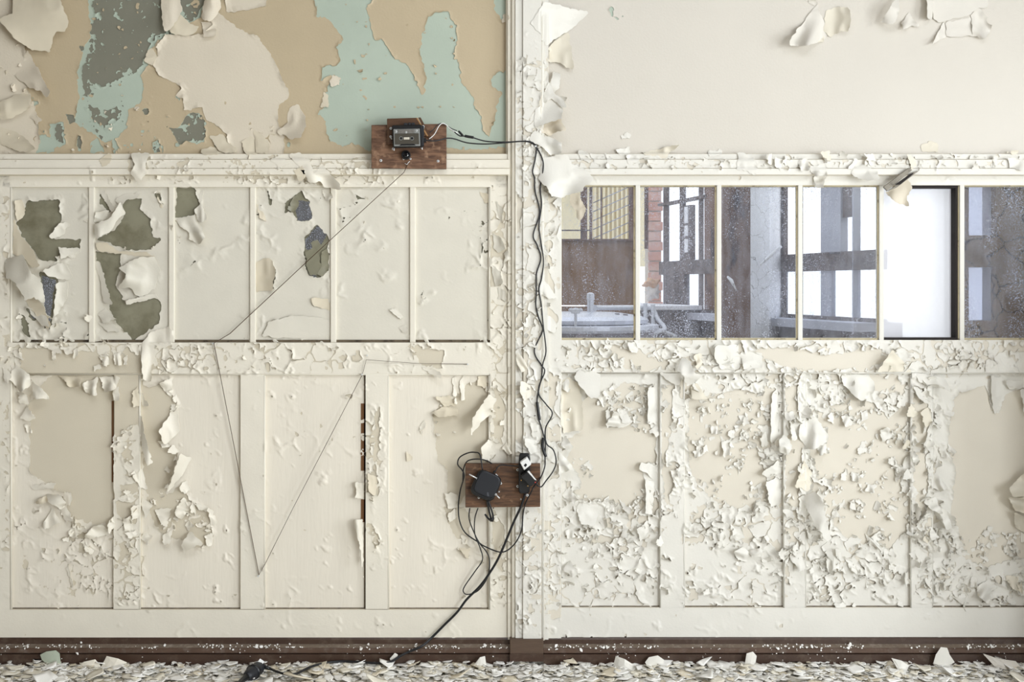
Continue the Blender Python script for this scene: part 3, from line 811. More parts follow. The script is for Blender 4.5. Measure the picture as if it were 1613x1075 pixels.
# ------------------------------------------------------------------ curled sheets of paint, each outlined and placed by hand
# (direction from attached to free edge in degrees: 0 right, 90 down, 180 left, 270 up; lift in mm; profile; front; outline in photo pixels)
PEELS = [
 (75, 45, 'r', 0, (0,28,19,22,20,0,20,-40,94,-40,97,5,108,35,102,50,89,50,84,62,77,81,62,80,45,77,24,61,0,35)),
 (60, 35, 'l', 1, (43,78,65,119,80,146,73,154,62,143,46,138,22,119,35,102)),
 (90, 30, 'r', 0, (0,160,25,150,48,146,50,160,40,176,18,186,0,190)), (60, 26, 'l', 0, (0,200,20,205,45,222,56,236,40,240,10,232,0,225)),
 (90, 40, 'l', 1, (255,-30,283,-30,283,0,287,16,278,32,267,49,258,50,254,24)),
 (190, 32, 'r', 1, (328,-20,345,-20,348,13,332,36,317,30,318,19)), (100, 26, 'l', 1, (317,35,333,35,342,51,337,59,321,58)),
 (120, 15, 'l', 0, (270,27,284,22,300,38,313,42,306,54,292,56,276,55,268,50)), (100, 12, 'l', 0, (232,80,240,74,248,90,240,104,228,96)),
 (45, 12, 'l', 1, (47,175,57,177,65,189,59,196,47,186)), (100, 12, 'l', 1, (37,161,52,160,55,166,46,170)),
 (90, 34, 'r', 1, (206,241,237,241,229,259,231,272,221,286,213,284,206,272,212,259)), (120, 14, 'l', 0, (156,253,165,243,176,242,173,258,162,262)),
 (100, 24, 'l', 0, (315,236,330,232,372,230,376,240,350,242,320,245)), (90, 20, 'l', 0, (330,215,352,212,370,235,365,242,345,238)),
 (60, 40, 'l', 1, (436,205,454,194,453,178,458,167,470,165,481,183,481,200,474,216,458,220,449,213,438,212)),
 (70, 24, 'l', 0, (400,205,412,212,424,230,420,243,402,240)), (120, 18, 'l', 0, (380,222,396,214,410,232,404,244,386,242)),
 (120, 18, 'l', 1, (426,251,443,243,455,256,440,266)), (60, 44, 'w', 1, (454,243,470,240,489,254,495,272,510,260,520,275,535,290,538,299,525,297,512,296,505,285,490,290,478,275,470,262)),
 (90, 30, 'l', 1, (508,299,520,297,524,312,515,317,508,306)), (90, 20, 'l', 0, (462,268,478,262,482,280,470,286)),
 (60, 10, 'l', 1, (794,23,803,24,802,32,791,36)), (140, 9, 'l', 1, (518,128,525,119,536,122,534,134,522,137)), (60, 8, 'l', 0, (505,168,510,146,518,150,517,170)),
 # post and dado
 (200, 60, 'l', 1, (858,3,924,18,926,22,899,46,869,65,860,73,853,54,835,38,846,20)),
 (70, 30, 'l', 0, (864,73,893,49,897,54,899,81,905,109,891,108,884,98,864,98)),
 (90, 30, 'r', 1, (872,113,884,116,882,138,872,147,866,138)), (60, 26, 'l', 1, (861,124,873,146,888,159,893,169,885,170,869,155,857,162,858,135)),
 (70, 34, 'l', 1, (842,173,869,155,887,165,884,186,864,194,841,202)), (60, 40, 'w', 2, (845,205,866,192,882,186,891,205,876,209,865,214)),
 (80, 34, 'w', 1, (831,219,843,204,854,213,869,216,884,224,884,244,872,243,866,245,853,232,845,227)),
 (110, 46, 'w', 1, (855,248,893,243,902,260,915,262,930,275,936,282,922,295,918,300,899,307,880,312,868,310,862,295,848,283)),
 (70, 40, 'l', 1, (899,306,912,304,922,329,916,346,909,345,908,334,897,320)),
 (10, 30, 'l', 0, (1009,240,1071,228,1063,235,1052,240,1050,251,1039,248,1017,246)),
 (110, 26, 'r', 1, (911,236,928,240,930,258,915,252)), (100, 24, 'l', 1, (930,243,945,247,947,262,938,256)), (60, 22, 'l', 1, (952,240,965,250,972,262,958,258)),
 (120, 20, 'w', 1, (985,243,1010,245,1005,257,990,258)), (80, 30, 'w', 1, (1163,240,1185,243,1193,264,1191,278,1179,271,1160,267)),
 (150, 14, 'l', 1, (970,236,990,232,994,240,976,246)), (90, 12, 'l', 1, (1115,238,1140,236,1136,244,1118,248)),
 (150, 26, 'r', 1, (844,430,856,440,868,452,876,470,866,472,850,462)), (140, 24, 'l', 1, (856,492,866,498,878,512,874,526,862,520,852,530)),
 (120, 22, 'l', 1, (832,540,846,536,844,548,830,544)), (60, 24, 'w', 1, (814,556,826,565,832,580,822,586,814,574)), (170, 18, 'l', 1, (820,600,834,606,838,624,826,632,818,616)),
 (200, 16, 'l', 1, (835,666,848,670,850,690,838,690)), (170, 20, 'l', 1, (826,690,846,694,850,712,836,716,828,704)),
 # upper right
 (120, 70, 'w', 1, (1286,7,1296,30,1306,49,1297,65,1271,71,1243,73,1246,58,1266,35,1279,16)),
 (20, 34, 'l', 0, (1301,16,1317,11,1336,11,1341,24,1337,49,1325,50,1306,58,1297,46)), (120, 40, 'l', 0, (1272,40,1284,34,1298,60,1296,66,1272,66)),
 (300, 30, 'l', 1, (1268,0,1282,-4,1288,4,1284,10)),
 (150, 50, 'r', 1, (1387,34,1409,0,1409,-30,1417,-30,1417,16,1409,36,1401,39)), (110, 30, 'w', 1, (1420,35,1432,20,1438,30,1448,40,1444,43,1436,40,1424,46)),
 (180, 40, 'l', 1, (1459,-20,1466,-20,1471,13,1468,34,1461,27)), (170, 55, 'l', 1, (1467,71,1487,31,1490,49,1492,59,1479,63)),
 (40, 30, 'w', 1, (1528,24,1541,12,1557,26,1553,32,1563,40,1552,62,1533,57)), (90, 8, 'l', 1, (1466,-30,1560,-30,1556,10,1540,14,1524,26,1500,30,1480,36,1470,30)),
 (90, 6, 'l', 1, (1490,34,1530,28,1534,56,1512,58,1490,58)),
 (200, 24, 'r', 1, (1206,244,1215,243,1216,262,1210,258)), (190, 22, 'l', 1, (1222,248,1233,252,1229,268,1221,262)), (160, 20, 'l', 1, (1236,246,1246,248,1244,264,1236,260)),
 (100, 30, 'w', 1, (1258,252,1272,248,1275,268,1262,270)), (90, 34, 'w', 1, (1276,262,1302,258,1304,278,1285,278,1276,270)), (250, 16, 'l', 0, (1293,240,1306,238,1310,252,1300,254)),
 (90, 44, 'l', 1, (1344,264,1360,259,1382,270,1386,283,1366,285,1341,275)), (180, 26, 'l', 1, (1362,244,1376,242,1382,262,1370,262)), (90, 40, 'l', 1, (1282,278,1303,275,1297,297,1283,295)),
 (150, 20, 'l', 1, (1335,266,1348,248,1352,252,1342,270)), (180, 26, 'r', 1, (1564,246,1573,248,1568,267,1563,262)), (120, 24, 'w', 1, (1586,247,1613,252,1625,262,1608,268,1590,265)),
 (250, 20, 'l', 0, (1586,240,1606,236,1600,244)), (90, 24, 'w', 1, (1394,304,1430,280,1437,296,1428,310,1432,327,1422,323,1417,323,1406,315)), (180, 20, 'l', 0, (1430,244,1442,250,1444,262,1436,268)),
 (20, 6, 'l', 0, (1450,230,1466,222,1477,228,1478,240,1452,240)), (90, 4, 'l', 1, (977,214,988,208,994,212,992,218,980,219)),
 # left panes
 (190, 28, 'l', 1, (77,372,92,353,104,349,115,356,104,358,102,369,81,377)), (180, 14, 'l', 0, (22,316,34,314,40,332,36,344,26,348)),
 (20, 55, 'r', 1, (6,410,35,400,49,431,65,439,70,469,71,480,54,469,40,474,24,446,10,438)), (30, 34, 'l', 0, (22,345,34,372,52,394,62,420,50,424,40,408,20,400)),
 (160, 30, 'l', 1, (67,426,100,412,115,434,108,442,73,435)), (180, 20, 'l', 1, (89,447,108,442,105,469,92,493,84,501)), (40, 30, 'l', 1, (43,485,62,474,78,515,65,512,49,496)),
 (30, 24, 'l', 0, (38,470,56,468,70,486,80,512,74,518,58,500)), (180, 20, 'l', 1, (91,388,96,390,127,392,120,400,96,408)), (150, 14, 'l', 1, (94,400,108,396,126,396,112,408)),
 (200, 36, 'r', 1, (148,353,173,345,189,318,198,337,186,345,175,364,151,377)), (200, 24, 'l', 1, (150,334,173,331,167,347,148,350)), (270, 20, 'l', 0, (151,382,167,383,189,396,229,397,249,407,216,404,189,400,151,396)),
 (200, 60, 'w', 1, (186,423,213,407,243,404,253,426,243,455,224,469,213,466,205,453,186,455,200,431)), (240, 18, 'l', 1, (198,474,226,466,246,462,250,470,226,474,200,480)),
 (10, 26, 'l', 1, (150,415,156,412,173,469,177,480,162,477,159,447)), (60, 26, 'l', 1, (154,496,167,485,183,504,162,509)), (70, 16, 'l', 1, (152,508,180,512,192,524,170,522)),
 (80, 16, 'l', 1, (180,316,196,306,222,302,216,312,200,314,192,326)), (10, 18, 'l', 1, (157,303,166,300,180,330,176,334)), (200, 12, 'l', 0, (246,300,252,318,256,326,252,328)),
 (100, 55, 'w', 1, (224,539,237,523,266,515,275,523,270,544,251,551,240,570,238,602,225,598,222,560)),
 (70, 40, 'w', 1, (278,345,308,339,324,372,314,385,299,377,297,366,281,356)), (100, 30, 'l', 1, (308,302,322,300,317,320,326,345,314,351,305,331,316,322)),
 (0, 22, 'l', 0, (403,413,420,406,427,409,434,428,428,457,403,460)), (200, 12, 'l', 1, (412,531,424,507,462,497,519,504,519,534)), (200, 10, 'l', 0, (490,469,519,472,519,489,493,482)),
 (150, 16, 'l', 0, (404,322,412,326,420,350,410,344)), (90, 9, 'l', 4, (480,398,494,388,502,402,506,418,500,432,488,434,482,412)), (160, 9, 'l', 4, (506,396,517,390,517,424,508,436,500,432,506,416)), (200, 9, 'l', 4, (452,330,462,312,470,306,470,326,462,334)),
 (140, 12, 'l', 1, (613,488,624,485,636,500,630,503)), (60, 10, 'l', 1, (628,516,640,512,642,522,634,524)),
 (330, 16, 'l', 0, (756,303,768,306,770,320,764,320)),
 # stile of left bay
 (0, 20, 'l', 1, (776,368,788,372,796,392,784,398,776,390)), (0, 16, 'l', 1, (782,318,792,326,790,352,784,340)), (40, 26, 'r', 1, (794,398,800,396,804,408,796,412)),
 (0, 18, 'l', 1, (774,418,788,428,792,448,780,452)), (0, 14, 'l', 1, (784,452,796,458,796,476,786,470)),
 # lower left
 (90, 45, 'w', 1, (27,575,46,591,49,607,32,618,13,594)), (40, 45, 'r', 1, (49,599,78,624,77,630,54,629)), (90, 34, 'r', 1, (27,618,40,621,45,636,32,636)), (80, 36, 'r', 1, (43,640,57,660,46,664,32,659)),
 (100, 30, 'l', 1, (4,580,18,590,12,606,6,600)), (80, 22, 'l', 1, (20,550,34,556,36,568,24,562)), (90, 28, 'w', 1, (38,668,46,672,52,684,42,682)),
 (90, 20, 'l', 1, (66,543,92,545,98,558,80,552)), (90, 20, 'l', 1, (95,548,118,545,120,556,104,560)), (95, 34, 'r', 1, (82,554,88,552,88,566,84,567)), (95, 34, 'r', 1, (117,550,124,548,122,560,116,564)),
 (90, 30, 'w', 1, (158,562,168,556,174,574,162,578)), (90, 30, 'w', 1, (178,558,190,554,192,574,180,576)), (90, 26, 'l', 1, (194,566,200,560,200,574,194,576)), (90, 22, 'l', 1, (148,578,160,572,158,582,150,584)),
 (90, 40, 'w', 0, (92,591,129,594,127,610,111,610)), (90, 44, 'w', 1, (129,605,154,594,151,624,135,618)), (80, 44, 'w', 1, (156,594,189,594,183,613,165,618)), (90, 40, 'l', 1, (178,615,186,607,188,632,178,632)),
 (200, 36, 'w', 1, (251,605,272,594,270,626,259,618)), (10, 34, 'l', 1, (219,610,235,640,224,640)), (0, 40, 'r', 1, (221,645,229,691,240,729,231,736,221,691,220,667)), (160, 26, 'l', 0, (208,620,218,606,220,640,210,642)),
 (200, 60, 'l', 1, (283,715,302,723,286,750,263,777,272,750)), (150, 30, 'l', 1, (281,769,294,756,301,772,291,779)), (180, 44, 'l', 1, (250,680,267,653,279,637,283,678,270,691,259,702)), (160, 34, 'l', 1, (264,713,270,700,284,713,270,716)),
 (180, 26, 'w', 1, (248,696,262,690,268,704,256,706)), (180, 34, 'l', 1, (208,750,224,737,232,772,221,769)), (80, 34, 'l', 1, (224,784,243,796,237,802,229,819,222,794)), (90, 40, 'l', 1, (243,803,271,800,262,830,254,826)),
 (160, 44, 'w', 1, (278,799,290,783,299,799,286,820,275,812)), (180, 16, 'l', 1, (305,791,329,799,328,807,313,804)), (180, 20, 'l', 1, (302,788,306,788,308,812,300,808)), (60, 44, 'r', 1, (74,780,94,780,104,794,94,803,75,791)),
 (180, 34, 'r', 0, (55,791,73,781,77,792,59,795)), (80, 36, 'l', 1, (67,826,82,800,95,823,70,834)), (60, 30, 'l', 1, (94,800,104,798,114,820,104,824)), (60, 24, 'l', 1, (100,778,112,775,114,790,104,800)), (60, 16, 'l', 1, (48,765,80,762,88,762,84,770,52,772)),
 (200, 44, 'w', 1, (132,847,146,831,162,827,173,839,146,850)), (60, 30, 'l', 1, (221,847,229,836,239,847,232,859)), (120, 34, 'l', 1, (254,844,272,836,266,858,259,858)), (90, 44, 'r', 1, (286,858,299,836,321,858,308,861,291,870)),
 (30, 26, 'l', 1, (291,828,297,821,306,828,298,836)), (60, 30, 'l', 1, (155,877,159,861,167,878)), (100, 30, 'w', 1, (108,838,118,830,124,842,112,848)), (180, 26, 'l', 1, (170,826,178,815,180,832,172,840)),
 (200, 26, 'w', 1, (194,818,206,814,210,834,196,838)), (190, 30, 'l', 1, (206,800,218,796,220,816,208,820)), (180, 24, 'l', 1, (196,840,216,836,222,842,204,848)), (0, 14, 'l', 1, (104,896,108,892,116,930,113,926)),
 (180, 26, 'l', 1, (326,800,336,806,342,824,332,828)), (120, 24, 'l', 1, (322,846,336,840,334,860,326,862)),
 (200, 60, 'l', 1, (745,659,770,621,783,629,771,653,759,665,741,688)), (150, 40, 'l', 1, (757,707,770,692,775,696,772,726,761,725)), (60, 36, 'w', 1, (790,707,799,695,806,713,802,718)), (100, 34, 'l', 0, (678,651,699,640,721,645,721,655,693,657)),
 (190, 24, 'l', 0, (686,626,707,624,718,640,699,640)), (60, 24, 'l', 1, (680,679,697,688,686,687)), (20, 24, 'l', 1, (663,578,695,585,694,597,681,591)), (180, 34, 'l', 1, (559,761,573,761,573,787,560,784)),
 (180, 22, 'l', 0, (578,744,594,753,591,783,581,775)), (180, 40, 'r', 1, (556,820,572,817,572,914,568,866)), (60, 22, 'l', 1, (726,844,747,850,748,863,728,858)), (70, 26, 'r', 0, (721,862,741,865,737,882)),
 (160, 16, 'l', 1, (724,600,732,592,732,630,727,632)), (160, 16, 'l', 1, (712,596,718,594,720,638,716,636)), (160, 14, 'l', 0, (752,592,766,592,766,612,752,608)), (60, 16, 'l', 1, (660,672,668,664,672,668,664,684)), (180, 10, 'l', 0, (640,712,650,720,650,726,642,726)),
 (180, 16, 'l', 1, (700,778,720,776,722,800,706,802)), (190, 14, 'l', 1, (704,812,716,800,720,816,708,824)),
 # right panels
 (30, 30, 'l', 0, (883,602,896,594,912,605,918,648,918,678,888,683,883,667)), (150, 40, 'w', 1, (895,648,905,634,915,648,904,656)), (100, 36, 'l', 1, (904,594,915,578,945,589,945,624,931,630,915,610)), (100, 34, 'w', 1, (886,604,898,594,902,608,894,618,886,612)),
 (190, 50, 'w', 1, (953,669,969,648,993,667,982,675,955,672)), (90, 30, 'l', 1, (974,648,984,646,996,667,980,668)), (180, 44, 'l', 1, (955,648,960,640,962,672,956,674)), (60, 46, 'r', 1, (883,702,891,687,903,705,893,710)), (50, 44, 'w', 1, (880,710,893,723,911,750,899,740,880,748)),
 (60, 40, 'l', 1, (884,780,896,768,912,788,904,796)), (90, 26, 'l', 1, (908,799,912,792,942,792,943,810,936,830,915,826)), (180, 26, 'l', 1, (1007,740,1011,729,1032,732,1032,759,1017,745)), (180, 24, 'l', 1, (1017,756,1032,759,1027,810,1017,810)), (180, 24, 'l', 1, (1021,610,1035,610,1034,669,1020,667)),
 (90, 26, 'l', 1, (1023,680,1034,669,1043,680,1036,690)), (80, 60, 'r', 1, (1066,585,1075,563,1088,570,1094,589,1112,589,1098,602,1082,610,1077,591)), (90, 40, 'l', 0, (1097,602,1115,629,1090,630,1088,610)), (90, 34, 'l', 1, (1039,587,1074,591,1071,609,1050,599)),
 (60, 40, 'l', 1, (993,566,1007,587,996,585)), (190, 26, 'l', 1, (1128,545,1163,543,1166,580,1136,583,1125,562)), (100, 24, 'l', 1, (1166,556,1200,556,1200,580,1171,583)), (170, 30, 'l', 1, (988,540,1006,538,1004,556,994,556)),
 (150, 40, 'w', 0, (1092,560,1106,555,1108,575,1098,582)), (180, 14, 'l', 1, (966,570,985,562,984,576,968,578)),
 (110, 55, 'w', 3, (1322,591,1366,589,1379,605,1376,621,1355,633,1339,616,1328,605)), (100, 60, 'w', 3, (1260,664,1285,656,1304,686,1304,696,1285,707,1269,707,1258,686)), (110, 50, 'r', 1, (1228,694,1236,683,1248,702,1244,715,1227,713)),
 (20, 70, 'r', 3, (1262,783,1282,775,1297,788,1304,830,1311,850,1302,853,1290,835,1275,810)), (180, 60, 'l', 0, (1252,767,1266,726,1282,750,1274,775)), (180, 24, 'l', 1, (1257,620,1275,590,1275,655,1259,668)), (240, 44, 'l', 0, (1382,586,1406,551,1436,586)),
 (60, 44, 'l', 3, (1437,586,1490,597,1500,621,1482,607,1452,605)), (120, 30, 'l', 1, (1438,607,1460,621,1463,637,1447,629)), (180, 20, 'l', 1, (1560,591,1581,597,1584,618,1568,653,1563,637)), (180, 18, 'l', 1, (1607,613,1640,613,1640,650,1613,650)),
 (180, 24, 'l', 1, (1582,600,1613,600,1608,612,1590,614)), (90, 40, 'w', 1, (1284,700,1300,696,1306,714,1292,718)), (90, 40, 'l', 1, (1232,650,1250,648,1252,660,1240,664)), (160, 44, 'l', 1, (1244,660,1250,664,1256,690,1248,694)),
 (160, 40, 'l', 0, (1425,656,1436,637,1447,653,1438,659)), (60, 46, 'w', 1, (1433,680,1448,696,1438,702)), (200, 50, 'l', 0, (1420,707,1431,691,1436,707)), (180, 50, 'l', 1, (1455,702,1468,669,1472,705,1460,706)), (30, 50, 'l', 1, (1474,696,1503,723,1484,721)),
 (80, 44, 'l', 1, (1476,715,1484,734,1473,738)), (90, 55, 'r', 3, (1436,723,1441,710,1447,726,1440,730)), (180, 44, 'l', 1, (1420,756,1430,734,1437,756)), (100, 44, 'w', 1, (1428,780,1438,764,1449,777,1436,786)), (60, 55, 'w', 3, (1465,750,1479,748,1492,769,1482,775,1468,769)),
 (90, 50, 'l', 1, (1455,791,1474,783,1484,810,1468,804)), (40, 50, 'r', 1, (1479,794,1490,805,1501,832,1490,836,1482,812)), (180, 50, 'l', 0, (1455,850,1466,830,1472,850,1462,862)), (90, 44, 'l', 3, (1465,828,1479,847,1466,852)), (70, 50, 'l', 3, (1452,861,1468,850,1471,869)), (80, 44, 'w', 3, (1468,852,1484,863,1479,871,1470,866)),
 (180, 30, 'l', 0, (1450,650,1462,640,1468,664,1458,676)), (30, 40, 'l', 1, (1494,700,1508,712,1502,718,1492,710)), (30, 26, 'l', 1, (1486,645,1508,650,1500,656,1488,656)),
 (200, 55, 'w', 0, (1590,769,1613,745,1640,740,1640,783,1595,783)), (200, 50, 'w', 0, (1588,783,1613,785,1640,790,1640,820,1600,805)), (200, 40, 'l', 0, (1596,806,1613,815,1613,840,1600,832)),
 (100, 44, 'l', 3, (1244,877,1263,871,1269,898,1258,901)), (100, 50, 'l', 3, (1293,863,1304,852,1317,888,1306,879)), (90, 40, 'w', 1, (1300,880,1312,877,1316,893,1306,904)), (100, 24, 'l', 1, (1312,952,1333,950,1333,960,1317,958)), (40, 34, 'w', 3, (1363,842,1390,861,1387,869,1366,852)),
 (120, 50, 'w', 1, (1538,925,1557,914,1571,925,1557,936,1559,955,1541,939)), (90, 50, 'w', 0, (1581,906,1608,909,1611,936,1592,925)), (60, 34, 'l', 1, (1506,936,1522,939,1517,952,1500,941)), (80, 30, 'w', 1, (1528,912,1538,908,1540,925,1530,926)),
 (40, 34, 'l', 1, (1310,806,1318,802,1324,815,1310,816)), (180, 34, 'w', 1, (1400,880,1412,888,1408,900,1400,896)), (60, 30, 'l', 1, (1384,876,1396,880,1392,890,1384,886)), (60, 30, 'w', 1, (1388,908,1402,916,1396,924,1386,918)), (200, 30, 'l', 1, (1316,866,1324,864,1326,884,1318,880)),
 (200, 24, 'w', 1, (1330,878,1344,886,1352,906,1340,900)), (60, 36, 'r', 1, (887,898,898,884,912,906,902,910)), (90, 30, 'w', 1, (890,836,900,832,906,846,894,850)), (60, 34, 'l', 1, (977,846,984,820,990,848)), (180, 30, 'l', 1, (1004,834,1020,820,1022,836,1008,856)),
 (90, 30, 'w', 1, (962,792,976,796,972,812,960,806)), (60, 30, 'l', 1, (976,788,992,800,994,812,984,806)), (200, 34, 'w', 1, (1156,870,1172,862,1184,874,1178,886,1164,882)), (10, 30, 'r', 1, (1180,868,1200,864,1200,876,1184,878)), (90, 30, 'w', 1, (1130,842,1140,836,1144,850,1134,854)),
 (100, 34, 'l', 1, (1136,806,1156,812,1148,826,1138,822)), (70, 26, 'l', 1, (1088,828,1098,830,1094,838,1086,838)), (200, 30, 'l', 1, (1196,692,1206,680,1212,700,1200,706)), (200, 40, 'l', 1, (1200,746,1226,726,1230,745,1212,752)), (180, 24, 'l', 1, (1216,620,1226,610,1226,690,1214,700)),
 (180, 24, 'l', 1, (1206,760,1228,750,1230,790,1214,800)), (60, 34, 'l', 1, (1066,745,1078,728,1076,752,1068,754)), (100, 34, 'w', 1, (1090,712,1106,706,1108,718,1096,722)), (90, 30, 'w', 1, (1118,672,1132,670,1130,686,1120,684)), (100, 34, 'w', 1, (1136,696,1150,694,1150,716,1140,720)),
 (120, 20, 'l', 1, (1148,680,1158,676,1156,690,1148,690)), (90, 14, 'l', 1, (1356,650,1366,646,1368,660,1358,664)), (180, 30, 'l', 1, (1306,652,1314,650,1312,668,1304,662)), (120, 34, 'w', 1, (1325,656,1338,652,1344,670,1332,674)), (190, 34, 'w', 1, (1386,680,1400,672,1404,690,1390,696)),
 (100, 14, 'l', 1, (1350,706,1366,704,1364,714,1352,714)), (120, 30, 'l', 1, (1324,746,1334,742,1332,758,1324,756)), (80, 34, 'w', 1, (1340,744,1352,746,1354,760,1342,758)), (180, 26, 'l', 1, (1340,790,1348,788,1346,804,1340,802)), (90, 40, 'w', 1, (1366,762,1380,766,1376,776,1362,774)),
]

def peel(ang, h, prof, mf_i, flat, seed):
    p = np.array(flat, float).reshape(-1, 2)
    cx, cy = p.mean(0)
    bx0, by0 = p.min(0) - 4; bx1, by1 = p.max(0) + 4
    area_ = 0.5 * abs(np.dot(p[:, 0], np.roll(p[:, 1], 1)) - np.dot(p[:, 1], np.roll(p[:, 0], 1)))
    step = min(max(math.sqrt(area_ / 110.0), 1.1), 3.2)
    ss = step / 2
    w = int((bx1 - bx0) / ss) + 2; hh = int((by1 - by0) / ss) + 2
    m = np.zeros((hh, w), bool); fill(m, flat, True, bx0, by0, ss)
    f = sdf(m, 6) * ss
    f = f + (vnoise((7 if area_ > 300 else 4.5) / ss, 700 + seed, 3, f.shape) - 0.5) * (6.0 if area_ > 300 else 6.5) + (vnoise(2.4 / ss, 300 + seed, 1, f.shape) - 0.5) * 1.6
    F = f[::2, ::2]
    ys = by0 + np.arange(F.shape[0]) * ss * 2; xs = bx0 + np.arange(F.shape[1]) * ss * 2
    T, SG, N, HE = contour(F)
    if len(T) < 4: return None
    ids, inv = np.unique(T.ravel(), return_inverse=True); T = inv.reshape(-1, 3)
    px, py = contour_points(F, xs, ys, ids, N, HE)
    a = math.radians(ang + rng.uniform(-8, 8))
    pr = px * math.cos(a) + py * math.sin(a); t = (pr - pr.min()) / max(pr.max() - pr.min(), 1e-6)
    q = -px * math.sin(a) + py * math.cos(a); s = (q - q.min()) / max(q.max() - q.min(), 1e-6) - 0.5
    size = math.sqrt(area_)
    hm = h * 0.001 * min(1.0, 0.35 + size / 36.0)
    cn = (vnoise(27, 900 + seed, 1, (64, 64)) - 0.5)
    crn_ = cn[np.clip(((py - by0) / (by1 - by0) * 63).astype(int), 0, 63), np.clip(((px - bx0) / (bx1 - bx0) * 63).astype(int), 0, 63)]
    tw = rng.uniform(-0.5, 0.5)
    if prof == 'l':   z = (t + tw * s * t) ** 1.6 if True else t
    elif prof == 'r': z = np.sin(np.clip(t * 1.02 + tw * 0.3 * s, 0, 1) * math.pi * 0.78) ** 0.8
    else:             z = t ** 1.2 * (0.75 + 0.35 * np.cos(s * 9 + tw * 6)) + 0.5 * crn_ * t
    z = np.nan_to_num(np.clip(np.maximum(z, 0), 0, 1.6)) + 0.12 * crn_ * np.minimum(t * 3, 1)
    rid = (vnoise(24, 1300 + seed, 1, (64, 64)) - 0.5)
    rid = np.abs(rid)[np.clip(((py - by0) / (by1 - by0) * 63).astype(int), 0, 63), np.clip(((px - bx0) / (bx1 - bx0) * 63).astype(int), 0, 63)]
    z = z - 0.6 * rid * np.minimum(t * 2, 1)
    sx, sy = int(np.clip(cx + OX, 0, RW - 1)), int(np.clip(cy + OY, 0, RH - 1))
    sid = SID[sy, sx]
    if sid < 0: sid = 0
    # clear the highest surface lying under this sheet, and rest its root on the local surface
    yl = DEPTH[np.clip((py + OY).astype(int), 0, RH - 1), np.clip((px + OX).astype(int), 0, RW - 1)]
    hinge = np.median(yl[t <= max(0.25, np.sort(t)[min(5, len(t) - 1)])])
    y = hinge - 0.004 - hm * z
    y = np.minimum(y, yl - 0.0035)
    k = (D + y) / FPX
    V = np.stack([(px - CX) * k, y, EYE - (py - HY) * k], 1)
    nV = len(V)
    B = V + np.array([0, 0.0011, 0])
    TT = [T, T[:, ::-1] + nV]; mi = [np.zeros(len(T)), np.ones(len(T))]; sm = [np.ones(2 * len(T), bool)]
    V2 = [V, B]
    si = np.searchsorted(ids, SG); n0 = 2 * nV; qn = len(si); kk = np.arange(qn)
    V2 += [V[si[:, 0]], V[si[:, 1]], B[si[:, 0]], B[si[:, 1]]]
    TT += [np.stack([n0 + kk, n0 + qn + kk, n0 + 2 * qn + kk], 1), np.stack([n0 + qn + kk, n0 + 3 * qn + kk, n0 + 2 * qn + kk], 1)]
    mi.append(np.zeros(2 * qn)); sm.append(np.zeros(2 * qn, bool))
    _, _, so, mf, mb = SURF[sid]
    right = cx > 830
    front = {0: mb, 1: mf, 2: M_CREAM_UL, 3: M_CREAM_DAYLIT, 4: M_OLIVE}[mf_i]
    if mf_i == 1 and not right and cy > 246: front = M_PANE if 296 < cy < 520 else M_CREAM
    if mf_i == 1 and cy < 238 and cx > 1000: front = M_UR_PEEL
    elif mf_i == 1 and cy < 246 and right: front = M_CREAM_DAYLIT
    me = arr_mesh('paint_flake', np.concatenate(V2), np.concatenate(TT), [front, mb], np.concatenate(mi), np.concatenate(sm))
    return link('paint_flake', me, so)

for i_, (a_, h_, pr_, mi_, fl_) in enumerate(PEELS):
    peel(a_, h_, pr_, mi_, fl_, i_)

# ------------------------------------------------------------------ small curled flakes along the torn edges
def flake_proto(seed, nu=4, nv=5):
    r = np.random.default_rng(seed)
    th_max = math.radians(r.uniform(20, 120)); base = math.radians(r.uniform(5, 30))
    p_ = r.uniform(0.6, 1.4); taper = r.uniform(0.15, 0.9); skew = r.uniform(-0.5, 0.5)
    pts = np.zeros((nv + 1, nu + 1, 3)); y = 0; x = 0
    L0 = 1.0 / nv
    jag_l = r.uniform(-0.14, 0.14, nv + 1); jag_r = r.uniform(-0.14, 0.14, nv + 1); jt = r.uniform(-0.18, 0.18, nu + 1)
    for j in range(nv + 1):
        v = j / nv
        th = base + th_max * v ** p_
        if j > 0:
            x += math.cos(th) * L0; y += math.sin(th) * L0
        w = 1.0 + (taper - 1.0) * v
        for i in range(nu + 1):
            u = i / nu - 0.5
            uu = u * w + skew * v * 0.5 + (jag_l[j] if i == 0 else 0) + (jag_r[j] if i == nu else 0)
            dv = jt[i] * v
            cup = 0.18 * (u * 2) ** 2 * v
            pts[j, i] = (uu, -(y + cup + dv * math.sin(th)), -(x + dv * math.cos(th)))
    V = pts.reshape(-1, 3)
    T = []
    for j in range(nv):
        for i in range(nu):
            a = j * (nu + 1) + i; b = a + 1; c = a + nu + 2; d = a + nu + 1
            T += [(a, b, c), (a, c, d)]
    return V, np.array(T)
PROTO = [flake_proto(500 + k) for k in range(28)]

